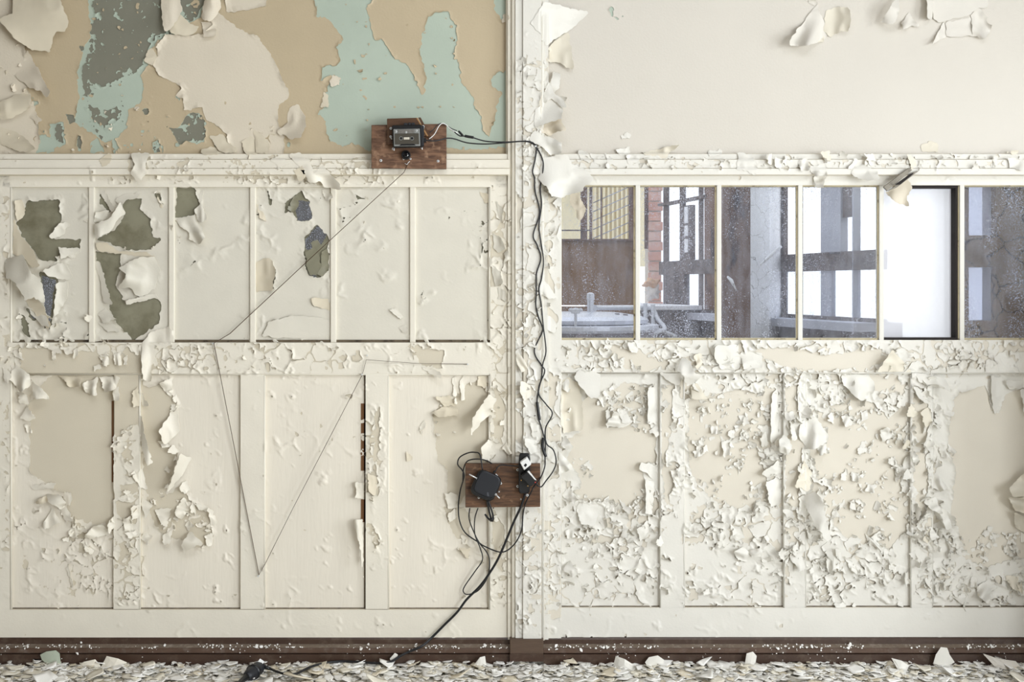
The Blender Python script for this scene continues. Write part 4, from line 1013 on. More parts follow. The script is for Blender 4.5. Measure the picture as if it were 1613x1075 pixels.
FLAKE_ZONES = [  # (how many, smallest, largest px, polygon)
 (330, 5, 13, (882,760,1040,760,1040,952,882,940)), (120, 5, 12, (940,600,1030,600,1020,680,940,680)),
 (420, 5, 14, (1078,592,1235,592,1235,952,1078,952)), (430, 5, 15, (1270,592,1434,592,1434,955,1270,955)),
 (260, 7, 20, (1232,600,1272,600,1310,900,1236,930)), (320, 7, 22, (1432,600,1470,600,1506,800,1490,930,1430,930)),
 (60, 6, 14, (1040,600,1078,600,1078,950,1040,950)), (210, 6, 16, (1490,850,1613,830,1625,955,1480,955)), (60, 8, 20, (1588,740,1640,740,1640,940,1600,940)),
 (240, 5, 12, (884,536,1613,536,1613,588,884,588)), (200, 5, 13, (814,60,882,60,882,700,814,700)), (90, 5, 11, (814,700,882,700,882,1000,814,1000)),
 (110, 5, 12, (0,536,270,536,270,600,0,600)), (40, 4, 8, (270,540,700,540,700,588,270,588)),
 (90, 5, 14, (90,810,340,800,340,880,90,880)), (30, 4, 8, (100,850,230,850,230,940,100,940)), (60, 5, 12, (178,600,226,600,226,820,178,820)), (40, 5, 12, (250,600,290,600,290,800,260,800)),
 (40, 4, 9, (580,640,602,640,602,880,580,880)), (60, 5, 12, (660,600,800,600,800,720,700,720)), (40, 5, 11, (700,780,800,780,800,900,720,900)), (50, 4, 9, (772,300,800,300,800,960,772,960)),
 (120, 5, 13, (890,240,1613,238,1613,268,890,268)), (40, 5, 11, (180,240,600,240,600,292,180,292)), (36, 5, 11, (0,60,60,60,60,240,0,240)), (30, 4, 9, (100,200,460,200,460,244,100,244)),
 (50, 5, 12, (20,300,270,300,270,535,20,535)), (14, 3, 6, (530,310,640,310,640,420,530,420)), (10, 3, 6, (660,320,770,320,770,480,660,480)), (8, 5, 9, (276,300,286,300,286,530,276,530)),
 (30, 3, 7, (500,20,800,20,800,240,500,240)), (40, 3, 7, (130,100,240,100,240,240,130,240)),
]
gyF, gxF = np.gradient(joinery)
cand = []
for n_, s0, s1, poly in FLAKE_ZONES:
    m_ = np.zeros((RH, RW), bool); fill(m_, poly)
    edge = m_ & (np.abs(joinery) < 2.5)
    ys_, xs_ = np.nonzero(edge)
    ya_, xa_ = np.nonzero(m_)
    for k in range(int(n_ * 0.34)):
        if len(ys_) > 20 and rng.random() < 0.8:
            q = rng.integers(len(ys_)); yy, xx = ys_[q], xs_[q]
            g = math.atan2(-gyF[yy, xx], -gxF[yy, xx]) + rng.normal(0, 0.6)      # towards the bare side
        else:
            q = rng.integers(len(ya_)); yy, xx = ya_[q], xa_[q]
            g = rng.uniform(0.2, math.pi - 0.2)
        s_ = s0 + (s1 - s0) * rng.random() ** 2.6
        cand.append((s_, xx - OX + rng.random(), yy - OY + rng.random(), g))
for cx_, cy_ in CLUST:
    for k in range(5):
        a_ = rng.uniform(0, 6.28); d_c = abs(rng.normal(0, 9))
        cand.append((rng.uniform(3, 9), cx_ + math.cos(a_) * d_c, cy_ + math.sin(a_) * d_c, rng.uniform(-0.4, math.pi + 0.4)))
cand.sort(key=lambda c: -c[0])

def flake_xform(V, c):
    s_, px, py, g = c
    r = np.random.default_rng(int(px * 977 + py * 131) & 0xffffff)
    k = s_ * S
    sx = k * r.uniform(0.7, 1.3); sv = k * r.uniform(0.8, 1.3)
    th = math.pi / 2 - g
    ct, st = math.cos(th), math.sin(th)
    x = V[:, 0] * sx; z = V[:, 2] * sv; y = V[:, 1] * sv * 0.75
    sid = SID[int(np.clip(py + OY, 0, RH - 1)), int(np.clip(px + OX, 0, RW - 1))]
    yb = DEPTH[int(np.clip(py + OY, 0, RH - 1)), int(np.clip(px + OX, 0, RW - 1))] - 0.0025
    o = P(px, py, yb)
    return np.stack([o[0] + x * ct - z * -st, o[1] + y, o[2] - x * st + z * ct], 1) if False else np.stack([o[0] + x * ct - z * st, o[1] + y, o[2] + x * st + z * ct], 1), sid

N_IND = 200
bulk = {}
for n_, c in enumerate(cand):
    V, T = PROTO[n_ % len(PROTO)]
    W, sid = flake_xform(V, c)
    if sid < 0: continue
    pale = c[1] > 812
    if c[2] < 244 and not pale: m_ = M_CREAM_UL if c[1] < 480 else M_SAND
    else: m_ = M_CREAM_DAYLIT if pale else M_CREAM
    if n_ < N_IND:
        me = arr_mesh('paint_flake', W, T, [m_], smooth=np.ones(len(T), bool))
        link('paint_flake', me, SURF[sid][2])
    else:
        key = m_.name
        bulk.setdefault(key, [[], [], 0, m_])
        bk = bulk[key]; bk[0].append(W); bk[1].append(T + bk[2]); bk[2] += len(W)
for key, (Vs, Ts, n_, m_) in bulk.items():
    me = arr_mesh('flaking_paint', np.concatenate(Vs), np.concatenate(Ts), [m_], smooth=np.ones(sum(len(t) for t in Ts), bool))
    tag(link('flaking_paint', me, wall), kind='stuff')
# ------------------------------------------------------------------ recorder on its boards
M_BOARD = mat('worn_varnished_wood', (124, 92, 70), 0.5, 0.35, 26, 0.3, 80, stretch=(0.8, 1, 5), second=(66, 42, 30), sec_scale=16, sec_lo=0.42, sec_hi=0.68, spots=((156, 124, 98), 46, 0.55, 0.75))
M_BOARD2 = mat('dark_varnished_wood', (84, 58, 38), 0.45, 0.2, 20, 0.2, 80, stretch=(0.8, 1, 6))
M_BOARD3 = mat('weathered_wood', (104, 74, 52), 0.6, 0.35, 22, 0.35, 80, stretch=(0.8, 1, 6), second=(56, 40, 30), sec_scale=14, sec_lo=0.42, sec_hi=0.68, spots=((140, 108, 80), 40, 0.6, 0.75))
M_EDGE = mat('raw_pine_edge', (160, 120, 78), 0.7, 0.15, 40)
M_BLACK = mat('black_plastic', (16, 17, 20), 0.38, 0.08, 20, spec=0.5)
M_BLACK2 = mat('black_soft_plastic', (24, 27, 34), 0.5, 0.05, 20, spec=0.5)
M_CABLE = mat('black_cable_rubber', (22, 23, 27), 0.45, 0.05, 20, spec=0.5)
M_WPLAST = mat('white_plastic', (232, 232, 230), 0.4, 0.02, 20)
M_STEEL = mat('zinc_screw_metal', (222, 224, 224), 0.35, 0.05, 60, metallic=0.25)
M_CASS = mat('smoky_cassette_shell', (76, 72, 64), 0.3, 0.08, 40, spec=0.5)
M_CLEARPL = mat('clear_cassette_edge', (136, 138, 136), 0.25, 0.12, 90, spec=0.6)
M_LABEL = mat('cassette_window', (206, 200, 186), 0.4, 0.05, 60)
M_TAPE = mat('brown_magnetic_tape', (78, 58, 44), 0.35, 0.05, 20)
M_RED = mat('red_indicator', (210, 60, 50), 0.4, 0.02, 10)
M_GREYWOOD = mat('grey_splintered_wood', (150, 144, 132), 0.8, 0.2, 30, 0.4, 120, stretch=(1, 1, 1), second=(92, 86, 76), sec_scale=60, sec_lo=0.5, sec_hi=0.7)

YB1 = -0.052       # back of upper board stands on the dado moulding
def quad_board(name, px, yf, yb, m, parent=None, bevel=0.0012):
    """board whose front face has the four photo corners px (tl,tr,br,bl)"""
    bm = bmesh.new()
    f = [bm.verts.new(P(x, y, yf)) for x, y in px]
    b = [bm.verts.new((v.co.x, yb, v.co.z)) for v in f]
    bm.faces.new(f); bm.faces.new(b[::-1])
    for i in range(4): bm.faces.new([f[i], b[i], b[(i + 1) % 4], f[(i + 1) % 4]])
    bmesh.ops.recalc_face_normals(bm, faces=bm.faces)
    bmesh.ops.bevel(bm, geom=list(bm.edges), offset=bevel, segments=1, affect='EDGES')
    return bm_obj(name, bm, m, parent)

def screw(px, py, yf, parent, r=2.1, shank=None, name='screw'):
    c = P(px, py, yf)
    o = disc_stack(name, c, [(r * S, -0.002), (r * S, 0.001), (r * S * 0.75, 0.0022), (r * S * 0.3, 0.0024)], M_STEEL, parent, 12)
    d = disc_stack('screw_socket', c, [(r * S * 0.38, 0.002), (r * S * 0.38, 0.0028)], M_BLACK, o, 8)
    if shank:
        a = P(px, py, yf - 0.001); b = P(px + shank[0], py + shank[1], yf - 0.006)
        tube('screw_shank', [a, b], 0.0022, M_STEEL, o, 7)
    return o

def root_at(px, py, y):
    e = empty('x', (0, 0, 0)); return e

def group_root(name, label, cat, group=None):
    e = empty(name); tag(e, label, cat, group); return e

ub = group_root('wooden_board', 'reddish worn wooden board carrying the cassette player, above the left panels', 'board')
quad_board('plank', [(585, 197), (703, 195), (703, 266), (585, 265)], -0.075, YB1, M_BOARD, ub)
for x, y in [(600, 253), (690, 254)]: screw(x, y, -0.075, ub)
YF1 = -0.075
ob = group_root('wooden_offcut', 'small dark wooden offcut with slanted right edge behind the cassette player', 'board')
quad_board('plank', [(609.5, 187), (656, 185.5), (672, 214), (610, 228)], -0.091, YF1 - 0.0005, M_BOARD2, ob)
quad_board('raw_edge', [(655.5, 185.6), (657.8, 185.6), (674.5, 214), (672.5, 215)], -0.0915, YF1 - 0.0006, M_EDGE, ob, 0.0003)
quad_board('side_strip', [(658.5, 185.4), (662.5, 185), (679, 215.5), (675, 216)], -0.0905, YF1 - 0.0006, M_BOARD2, ob, 0.0003)

cp = group_root('cassette_player', 'black cassette player showing a smoky cassette, screwed to the upper wooden board', 'cassette player')
YC = -0.118
quad_board('housing', [(617, 197.5), (664, 196), (666, 231.5), (618.5, 232.5)], YC, -0.0925, M_BLACK, cp, 0.003)
cs = quad_board('cassette', [(619.5, 203.5), (661, 202.5), (662, 230), (620.5, 230.5)], YC - 0.004, YC, M_CLEARPL, cp, 0.0015)
quad_board('shell_face', [(621.5, 210.5), (659.5, 210), (660.3, 227.4), (622, 227.9)], YC - 0.0052, YC - 0.003, M_CASS, cs, 0.0006)
quad_board('mechanism_plate', [(626.5, 204), (653, 203.4), (653, 209.4), (627, 210)], YC - 0.0058, YC - 0.003, mat('brushed_mechanism_metal', (150, 148, 144), 0.3, 0.2, 120, metallic=0.6), cs, 0.0006)
quad_board('shell_foot', [(629, 229.6), (655, 229.2), (652, 226.6), (632, 227)], YC - 0.0058, YC - 0.003, M_BLACK, cs, 0.0004)
for x in (631.8, 649):
    c = P(x, 218.1, YC - 0.0052)
    rg = disc_stack('reel_hub', c, [(2.9 * S, -0.001), (2.9 * S, 0.0008), (2.2 * S, 0.0008), (2.2 * S, -0.0005)], M_CLEARPL, cs, 16)
    disc_stack('hub_hole', c, [(1.9 * S, -0.001), (1.9 * S, 0.0012)], M_BLACK, rg if False else cs, 14)
quad_board('tape_window', [(636, 216.4), (645, 216.2), (645, 219.8), (636, 220)], YC - 0.0062, YC - 0.004, M_LABEL, cs, 0.0004)
for x, y in [(623.8, 207.3), (656, 205.8), (639.8, 208.5)]: screw(x, y, YC - 0.0045, cp, 1.7)
for (x0, x1) in [(636, 642), (643, 647), (648, 653)]: pbox('button', x0, x1, 193.2 + (x0 == 636) * 0.6, 198, YC + 0.004, YC + 0.02, M_BLACK2, cp, 0.0012)
pbox('hinge_strip', 664, 667.5, 198, 230, YC + 0.006, -0.0925, M_BLACK2, cp, 0.001)
pbox('socket', 665.5, 671, 217.5, 224, YC + 0.008, -0.0925, M_BLACK, cp, 0.0012)
for x, y, sh in [(615.8, 202.5, None), (615.5, 215.5, (1.5, 4)), (666.5, 199.5, (1, 3)), (666, 214.3, (1.5, 4)), (619.5, 234.5, (1.5, 2.5)), (664, 231.8, (1.2, 3.5))]:
    screw(x, y, -0.094, cp, 2.1, sh)
kn = group_root('round_lens', 'small round black lens below the cassette player on the board', 'lens')
c = P(640, 244.8, YF1)
disc_stack('barrel', c, [(7 * S, 0.0), (7 * S, 0.018), (6.2 * S, 0.02), (5.4 * S, 0.02), (5.0 * S, 0.013)], M_BLACK, kn, 28)
disc_stack('glass', c, [(4.9 * S, 0.008), (4.9 * S, 0.0135), (2.5 * S, 0.0155)], mat('dark_lens_glass', (14, 14, 18), 0.08, 0.05, 10, spec=0.8), kn, 24)
for x, y in [(635.6, 250.7), (646.6, 250.5)]: screw(x, y, YF1, kn, 1.6)
tick = group_root('bent_wire_clip', 'tiny white bent wire clip under the round lens on the board', 'clip')
tube('wire', [P(637.5, 257.5, YF1 - .003), P(641.5, 259.5, YF1 - .004), P(642.8, 256.6, YF1 - .005), P(645.5, 254.2, YF1 - .003)], 0.0011, M_WPLAST, tick, 6)

# ------------------------------------------------------------------ lower board
lb = group_root('wooden_board', 'dark weathered wooden board carrying the round-cornered black box and power strip', 'board')
YB2 = YO - 0.004
quad_board('plank', [(733, 731), (851, 731.5), (851, 799), (733, 800)], -0.078, YB2, M_BOARD3, lb)
YF2 = -0.078
for x, y in [(820.5, 787), (786, 775)]: screw(x, y, YF2, lb, 1.3)
quad_board('nail_block', [(776, 800.2), (778, 800.2), (778, 802), (776, 802)], -0.06, YB2, M_BOARD2, lb, 0.0003)

mb_ = group_root('media_box', 'black round-cornered square box fixed to the lower wooden board', 'box')
def squircle(name, cx, cy, half, rot, y0, y1, m, parent, n=40, e=4.5, top=0.9):
    bm = bmesh.new(); rings = []
    a = math.radians(rot)
    for (sc_, y) in [(1.0, y0), (1.0, y1 + 0.004), (0.96, y1 + 0.001), (top, y1)]:
        ring = []
        for k in range(n):
            t = 2 * math.pi * k / n
            cs_, sn_ = math.cos(t), math.sin(t)
            r = (abs(cs_) ** e + abs(sn_) ** e) ** (-1 / e)
            u, v = r * cs_ * half[0] * sc_, r * sn_ * half[1] * sc_
            ring.append(bm.verts.new(P(cx + u * math.cos(a) - v * math.sin(a), cy + u * math.sin(a) + v * math.cos(a), y)))
        rings.append(ring)
    for i in range(len(rings) - 1):
        for k in range(n): bm.faces.new([rings[i][k], rings[i][(k + 1) % n], rings[i + 1][(k + 1) % n], rings[i + 1][k]])
    bm.faces.new(rings[0]); bm.faces.new(rings[-1][::-1])
    bmesh.ops.recalc_face_normals(bm, faces=bm.faces)
    return bm_obj(name, bm, m, parent)
squircle('body', 765.5, 765, (20.5, 21.5), 24, YF2 - 0.0005, YF2 - 0.024, M_BLACK, mb_)
squircle('lid', 767, 763.5, (18, 19), 24, YF2 - 0.022, YF2 - 0.029, M_BLACK2, mb_)
squircle('emblem', 768.5, 779, (1.6, 3.6), -12, YF2 - 0.0285, YF2 - 0.0297, mat('grey_emblem', (70, 72, 78), 0.4), mb_, 16)
quad_board('cable_port', [(765, 786), (774, 785), (773, 790), (766, 791)], YF2 - 0.014, YF2 - 0.001, M_BLACK, mb_, 0.001)
for x, y, sh in [(782.5, 750, (-1.5, -3)), (789, 762, (-.5, -4)), (781, 779.5, (6, 6)), (754.3, 784.3, None), (751.6, 754.2, (-12.6, -6.6))]:
    screw(x, y, YF2 - (0.001 if sh is None or abs(sh[0]) < 3 else 0.022), mb_, 1.9, sh)

ps = group_root('power_strip', 'narrow black power strip standing upright on the lower wooden board', 'power strip')
squircle('housing', 826, 746, (9.2, 32), 0.5, YF2 - 0.0005, YF2 - 0.03, M_BLACK, ps, 48, 7)
for cy in (731, 753, 769):
    c = P(826, cy, YF2 - 0.0301)
    sk = disc_stack('socket_well', c, [(7.0 * S, -0.001), (7.0 * S, 0.0005), (6.2 * S, 0.0005), (6.0 * S, -0.004)], M_BLACK2, ps, 24)
for x, y in [(815.5, 740.5), (815.5, 766.5), (830.5, 780.5)]: screw(x, y, YF2, ps, 2.2)
for x, y in [(821, 757), (831.5, 766)]: disc_stack('brass_contact', P(x, y, YF2 - 0.0301), [(0.9 * S, 0), (0.9 * S, 0.0008)], mat('brass', (190, 150, 90), 0.3, metallic=0.9), ps, 8)

wp = group_root('white_plug', 'square white charger plugged into the top of the black power strip', 'plug')
quad_board('body', [(819, 729), (830, 721), (837, 732), (825.5, 741.5)], YF2 - 0.062, YF2 - 0.031, M_WPLAST, wp, 0.002)
quad_board('socket', [(825, 733.5), (828, 730.3), (830.5, 733), (827.5, 736.5)], YF2 - 0.0628, YF2 - 0.06, M_BLACK, wp, 0.0004)
ad = group_root('power_adapter', 'black slanted power adapter with red light on the power strip', 'adapter')
quad_board('body', [(819.5, 751), (832, 742), (846.5, 760), (835, 767.5)], YF2 - 0.072, YF2 - 0.031, M_BLACK, ad, 0.003)
quad_board('white_stripe', [(830.5, 743.4), (833, 742.2), (845, 757.2), (842.5, 756.6)], YF2 - 0.0724, YF2 - 0.06, M_WPLAST, ad, 0.0006)  # white strip along one edge of the adapter
disc_stack('indicator_light', P(843.2, 760.3, YF2 - 0.0722), [(0.9 * S, -0.001), (0.9 * S, 0.0012)], M_RED, ad, 10)
quad_board('cable_boot', [(842, 763), (845, 761.5), (849, 766), (847, 767.5)], YF2 - 0.055, YF2 - 0.045, M_BLACK, ad, 0.001)

# ------------------------------------------------------------------ cables
def ypath(pts, y):
    return [P(a, b, (y if len(p) == 2 else p[2])) for p in pts for a, b in [p[:2]]]
YK = YO - 0.0075
def cable(label, pts, r, y=YK, parts=(), sm=6, seg=7, name='cable'):
    o = group_root(name, label, 'cable')
    tube('cord', ypath(pts, y), r, M_CABLE, o, seg, sm)
    for nm, pp, rr, yy, m in parts:
        q = smooth_path(ypath(pp, yy), 5)
        tube(nm, q, rr, m, o, 10)
    return o
LEFTC = [(671,221,-.105),(686,222,-.1),(704,218,-.085),(716,219,-.07),(736,225,-.062),(764,227,-.06),(795,225,-.06),(825,222.5,-.06),(838,224.5),(845,231),(843,251),(839,270),(842,281),(843,302),(850,335),(840,370),(846,386),(852,407),(845,432),(845,462),(844,480),(848,499),(855,519),(848,536),(842,550),(844,562),(854,577),(858,586),(850,606),(848,618),(846,635),(849,661),(851,668),(857,688),(859,697),(858.5,719),(858,736),(851,754,-.085),(841,767,-.12),(837,775,-.12),(828,793,-.085),(824,810),(822,833),(815,851),(804,864),(793,870),(782,869),(763,861,-.04),(754,855,-.035),(733,840,-.02),(724,821,-.02),(722,799,-.02),(725,773,-.03),(731,751,-.08),(728,741,-.08),(721,732,-.05),(724,721,-.05),(737,714,-.06),(748,713,-.07),(756,717,-.09),(760,741,-.095)]
cable('long thin black cable from the cassette player, kinked left strand down the post', LEFTC, 0.0024,
      parts=[('inline_connector', [(846,634),(847,642),(848.5,652),(850,662)], 0.0052, YK - .002, M_BLACK), ('rubber_sleeve', [(856,690),(854.5,700),(856,710),(860,720)], 0.0055, YK - .002, M_BLACK)])
RIGHTC = [(716,208,-.085),(724,214,-.08),(732,214.5,-.075),(742,216,-.07),(765,222.5,-.06),(795,224,-.06),(820,222.8,-.06),(834,224),(845,232),(855,253),(855,272),(851,297),(853,323),(849,356),(852,381),(856,411),(853,439),(849,456),(852.5,480),(856,516),(860,553),(855,574),(853,596),(848.5,620),(860,637),(870,652),(860,673),(859,690),(862,701),(872,710),(876,728),(871,743),(860,758,-.09),(853,767,-.12),(847,765.5,-.13)]
cable('thin black cable looping right beside the post down to the adapter', RIGHTC, 0.0024,
      parts=[('jack_plug', [(722,206.5),(725,209.5),(729,214)], [0.0028 + 0.0012 * min(k, 4) / 4 for k in range(11)], -.082, M_BLACK), ('jack_socket', [(732,214.2),(738,215.5),(746,216.8)], 0.0048, -.074, M_BLACK)])
ww = group_root('audio_wire', 'thin white wire arching from the cassette player over the board edge', 'wire')
tube('white_strand', ypath([(676,219,-.1),(684,212,-.1),(690,201,-.095),(694,196,-.09),(698,194.5,-.088),(703,197,-.086),(712,205,-.084),(722,210.5,-.082)], 0), 0.0016, M_WPLAST, ww, 6, 6)
tube('black_strand', ypath([(677,209,-.094),(684,203,-.092),(689,197.5,-.09),(695,194.5,-.087),(703,197.5,-.0855),(712,203,-.084),(720,206,-.082)], 0), 0.0016, M_CABLE, ww, 6, 6)
tube('white_plug_end', ypath([(712,205.4,-.084),(717,208,-.083),(720.5,209.8,-.082)], 0), 0.0024, M_WPLAST, ww, 8)
cl = group_root('cable_clip', 'small silver clip holding both black cables on the post', 'clip')
disc_stack('nail_head', P(843.5, 230.5, YK - .004), [(1.6 * S, -.008), (1.6 * S, .001), (0.8 * S, .002)], M_STEEL, cl, 10)
cable('short black lead arching over the top left of the lower board', [(729,758,-.06),(730,740,-.062),(735,728,-.064),(745,724,-.068),(758,724,-.07),(768,727,-.07),(776,731.5,-.074)], 0.0022)
cable('short black lead from the power strip to the black box', [(828,734,-.141),(820,735,-.12),(812,734.5,-.095),(804,734,-.09),(791,733,-.09),(784,736,-.092),(780.5,743,-.095)], 0.0022,
      parts=[('plug', [(777,746),(780,742)], 0.004, -.096, M_BLACK)])
cable('slack black cable loop hanging under the lower board to the bottom', [(740,801,-.06),(739,818,-.05),(747,840,-.035),(756,857,-.035),(765,868,-.035),(770,878,-.035),(771,893,-.035),(767,912,-.035),(753,931,-.03),(737,937,-.02),(730,933,-.02),(732,924,-.02),(748,901,-.025),(760,882,-.03),(756,863,-.034),(748,842,-.04),(748,817,-.05),(753,801,-.06)], 0.0021)
cb = group_root('cable_bundle', 'folded bundle of black cable hanging from the black box', 'cable')
tube('strand', ypath([(767,789,-.09),(770,803,-.085),(773,816,-.08),(774,821,-.08),(768,816,-.08),(764,810.5,-.075)], 0), 0.0034, M_CABLE, cb, 8, 5)
tube('strand', ypath([(769,789,-.092),(774,803,-.088),(777,816,-.083),(775,822,-.083)], 0), 0.0032, M_CABLE, cb, 8, 5)
tube('tie', ypath([(772,817,-.09),(777,819,-.09)], 0), 0.005, M_BLACK, cb, 8)
# mains lead running down the wall and across the floor
mains = group_root('power_cable', 'thick black mains cable running from the power strip down to the floor', 'cable')
mp_ = ypath([(827,779,-.092),(820,800,-.085),(810,821,-.07),(800,845,-.06),(785,880,-.055),(770,905,-.045),(755,925,-.04),(735,945,-.035),(720,965,-.032),(700,985,-.032),(680,1005,-.036),(665,1018,-.06),(645,1027,-.066),(632,1033,-.072)], 0)
mp_ += [floor_pt(616, 1043, .03), floor_pt(600, 1045.5, .026), floor_pt(570, 1044, .026), floor_pt(540, 1042.5, .026), floor_pt(512, 1045, .026), floor_pt(490, 1051, .026), floor_pt(466, 1062, .026), floor_pt(453, 1063, .026), floor_pt(440, 1060, .027), floor_pt(425, 1054, .03), floor_pt(413, 1050, .034)]
tube('cord', mp_, 0.0042, M_CABLE, mains, 8, 6)
tube('strain_relief', [floor_pt(425, 1054, .03), floor_pt(411, 1049.5, .035)], [0.0055, 0.0085], M_BLACK, mains, 10)
pl = group_root('cable_connector', 'black mains plug and socket lying on the flaked floor', 'plug')
c0 = Vector(floor_pt(412, 1049, .034)); c1 = Vector(floor_pt(381, 1073, .026))
d_ = (c1 - c0); 
tube('socket_body', [c0 + d_ * t for t in (0, .05, .2, .45, .7, .78)], [0.012, 0.018, 0.023, 0.024, 0.018, 0.012], M_BLACK2, pl, 14)
tube('socket_collar', [c0 + d_ * .38, c0 + d_ * .46], 0.0262, M_BLACK, pl, 16)
tube('plug_tail', [c0 + d_ * .78, c0 + d_ * 1.15, c0 + d_ * 1.9], [0.012, 0.007, 0.004], M_BLACK, pl, 10)
q = c0 + d_ * .12 + Vector((0.006, -0.004, 0.019))
box('white_sticker', -.009, .009, -.009, .009, -.0012, .0012, M_WPLAST, pl, 0, 1, Matrix.Translation(q) @ Matrix.Rotation(math.radians(35), 4, 'Y') @ Matrix.Rotation(math.radians(40), 4, 'X'))

# ------------------------------------------------------------------ magnetic tape stretched between pins
def ribbon(name, label, pts, width, parent=None):
    """thin tape; each point (px, py, depth, twist 0 edge-on .. 1 face-on)"""
    o = group_root(name, label, 'tape')
    bm = bmesh.new(); prev = None
    for i in range(len(pts) - 1):
        (ax, ay, az, at), (bx, by, bz, bt) = pts[i], pts[i + 1]
        A_, B_ = Vector(P(ax, ay, az)), Vector(P(bx, by, bz)); t = (B_ - A_).normalized()
        n = Vector((0, -1, 0)); s = t.cross(n).normalized()
        for k in range(9):
            f = k / 8; tw = at + (bt - at) * f
            w = (s * tw + n * (1 - tw)).normalized() * width / 2
            c = A_.lerp(B_, f)
            thk = n.cross(w).normalized() * 0.0006 if w.cross(n).length > 1e-5 else s * 0.0006
            nn = t.cross(w).normalized() * 0.00055
            q = [bm.verts.new(c + w + nn), bm.verts.new(c - w + nn), bm.verts.new(c - w - nn), bm.verts.new(c + w - nn)]
            if prev and k > 0:
                for j in range(4): bm.faces.new([prev[j], prev[(j + 1) % 4], q[(j + 1) % 4], q[j]])
            prev = q
    bmesh.ops.recalc_face_normals(bm, faces=bm.faces)
    bm_obj('tape_strip', bm, M_TAPE, o)
    return o
tp = ribbon('magnetic_tape', 'thin brown tape pulled diagonally across the painted panes to pins below', [
    (642, 260, -.082, .2), (636, 272, -.066, .15), (500, 397, -.03, .2), (362, 526, -.022, .25), (337, 541, -.03, .1), (372, 720, -.022, .02), (408, 906, -.024, .02), (418, 888, -.024, .25), (462, 800, -.024, .22), (571, 590, -.024, .25)], 0.0045)
for x, y in [(337, 541), (408, 907), (571, 590)]:
    disc_stack('pin', P(x, y, -.017), [(0.8 * S, 0), (0.8 * S, .012), (1.3 * S, .012), (1.3 * S, .014)], M_STEEL, tp, 8)
tp2 = ribbon('magnetic_tape', 'faint tape strand stretched level along the left middle rail', [(571, 590, -.026, 0), (577, 567, -.03, 0), (660, 573, -.024, 0.0), (738, 574, -.02, 0.0)], 0.003)
for x, y in [(579, 560), (737, 574)]:
    disc_stack('pin', P(x, y, -.017), [(0.8 * S, 0), (0.8 * S, .012), (1.3 * S, .012), (1.3 * S, .014)], M_STEEL, tp2, 8)

# ------------------------------------------------------------------ splintered strip hanging off the right dado
sp = group_root('wood_strip', 'grey splintered wooden strip dangling over the white right-hand pane', 'wood strip')
quad_board('strip', [(1392, 294.5), (1432, 264.5), (1437, 268), (1398, 301)], -0.062, -0.05, M_GREYWOOD, sp, 0.0008)
quad_board('splinter', [(1399, 301), (1440, 271), (1448, 269), (1412, 296)], -0.056, -0.046, M_GREYWOOD, sp, 0.0008)
quad_board('splinter', [(1410, 291), (1434, 274), (1440, 273), (1418, 291)], -0.066, -0.06, M_BLACKWOOD, sp, 0.0005)

# ------------------------------------------------------------------ litter of flakes on the floor
M_FL = [mat('white_flake', (244, 242, 236), 0.6, 0.03, 20), mat('cream_flake', (236, 230, 214), 0.6, 0.03, 20), mat('chalky_flake', (248, 246, 241), 0.7, 0.03, 20), mat('beige_flake', (222, 212, 190), 0.7, 0.05, 20)]
def chip_proto(seed, n):
    r = np.random.default_rng(seed)
    k = n
    ang = np.sort(r.uniform(0, 2 * math.pi, k)); ang = np.linspace(0, 2 * math.pi, k, endpoint=False) + r.uniform(-.25, .25, k)
    rad = r.uniform(0.36, 1.0, k) * 0.55
    asp = r.uniform(0.5, 1.0)
    curl = r.uniform(0.1, 0.8); ax = r.uniform(0, math.pi)
    ring = np.stack([np.cos(ang) * rad, np.sin(ang) * rad * asp], 1)
    mid = ring * 0.55
    P2 = np.concatenate([[[0, 0]], mid, ring])
    d = P2[:, 0] * math.cos(ax) + P2[:, 1] * math.sin(ax)
    z = curl * d * d + r.uniform(-.02, .02, len(P2))
    V = np.concatenate([np.c_[P2, z], np.c_[P2, z - 0.03]])
    T = []; m = len(P2)
    for i in range(k):
        j = (i + 1) % k
        for o, fl in ((0, 1), (m, -1)):
            t = [(0, 1 + i, 1 + j), (1 + i, 1 + k + i, 1 + k + j), (1 + i, 1 + k + j, 1 + j)]
            for q in t: T.append([x + o for x in (q if fl == 1 else q[::-1])])
        a, b = 1 + k + i, 1 + k + j
        T += [[a, a + m, b + m], [a, b + m, b]]
    V[:, 2] -= V[:, 2].min()
    return V, np.array(T)
CH = [chip_proto(70 + i, 6) for i in range(16)]
CHM = {}
def chip_mesh(i, mi):
    if (i, mi) not in CHM:
        CHM[(i, mi)] = arr_mesh('loose_flake', CH[i][0], CH[i][1], [M_FL[mi]])
    return CHM[(i, mi)]
def eul(rx, ry, rz): return Matrix.Rotation(rz, 3, 'Z') @ Matrix.Rotation(ry, 3, 'Y') @ Matrix.Rotation(rx, 3, 'X')
YW = YR - 0.045
LV, LT, LM, nlv = [], [], [], 0
for n_ in range(9500):
    near = rng.random() < 0.3
    x = rng.uniform(-2.4, 1.88); y = YW - (rng.random() ** 1.3) * (0.10 if near else 0.6)
    s = rng.uniform(0.012, 0.05) if rng.random() < 0.82 else rng.uniform(0.04, 0.09)
    R3 = np.array(eul(rng.normal(0, .1), rng.normal(0, .1), rng.uniform(0, 6.28)))
    i = int(rng.integers(16)); V = CH[i][0] * s
    V = V @ R3.T
    V[:, 2] -= V[:, 2].min(); V += [x, y, 0.0005 + rng.random() ** 2 * (0.022 if near else 0.014)]
    V[:, 1] = np.minimum(V[:, 1], YR - 0.039)
    mi = int(rng.choice(4, p=[.42, .18, .32, .08]))
    LV.append(V); LT.append(CH[i][1] + nlv); LM.append(np.full(len(CH[i][1]), mi)); nlv += len(V)
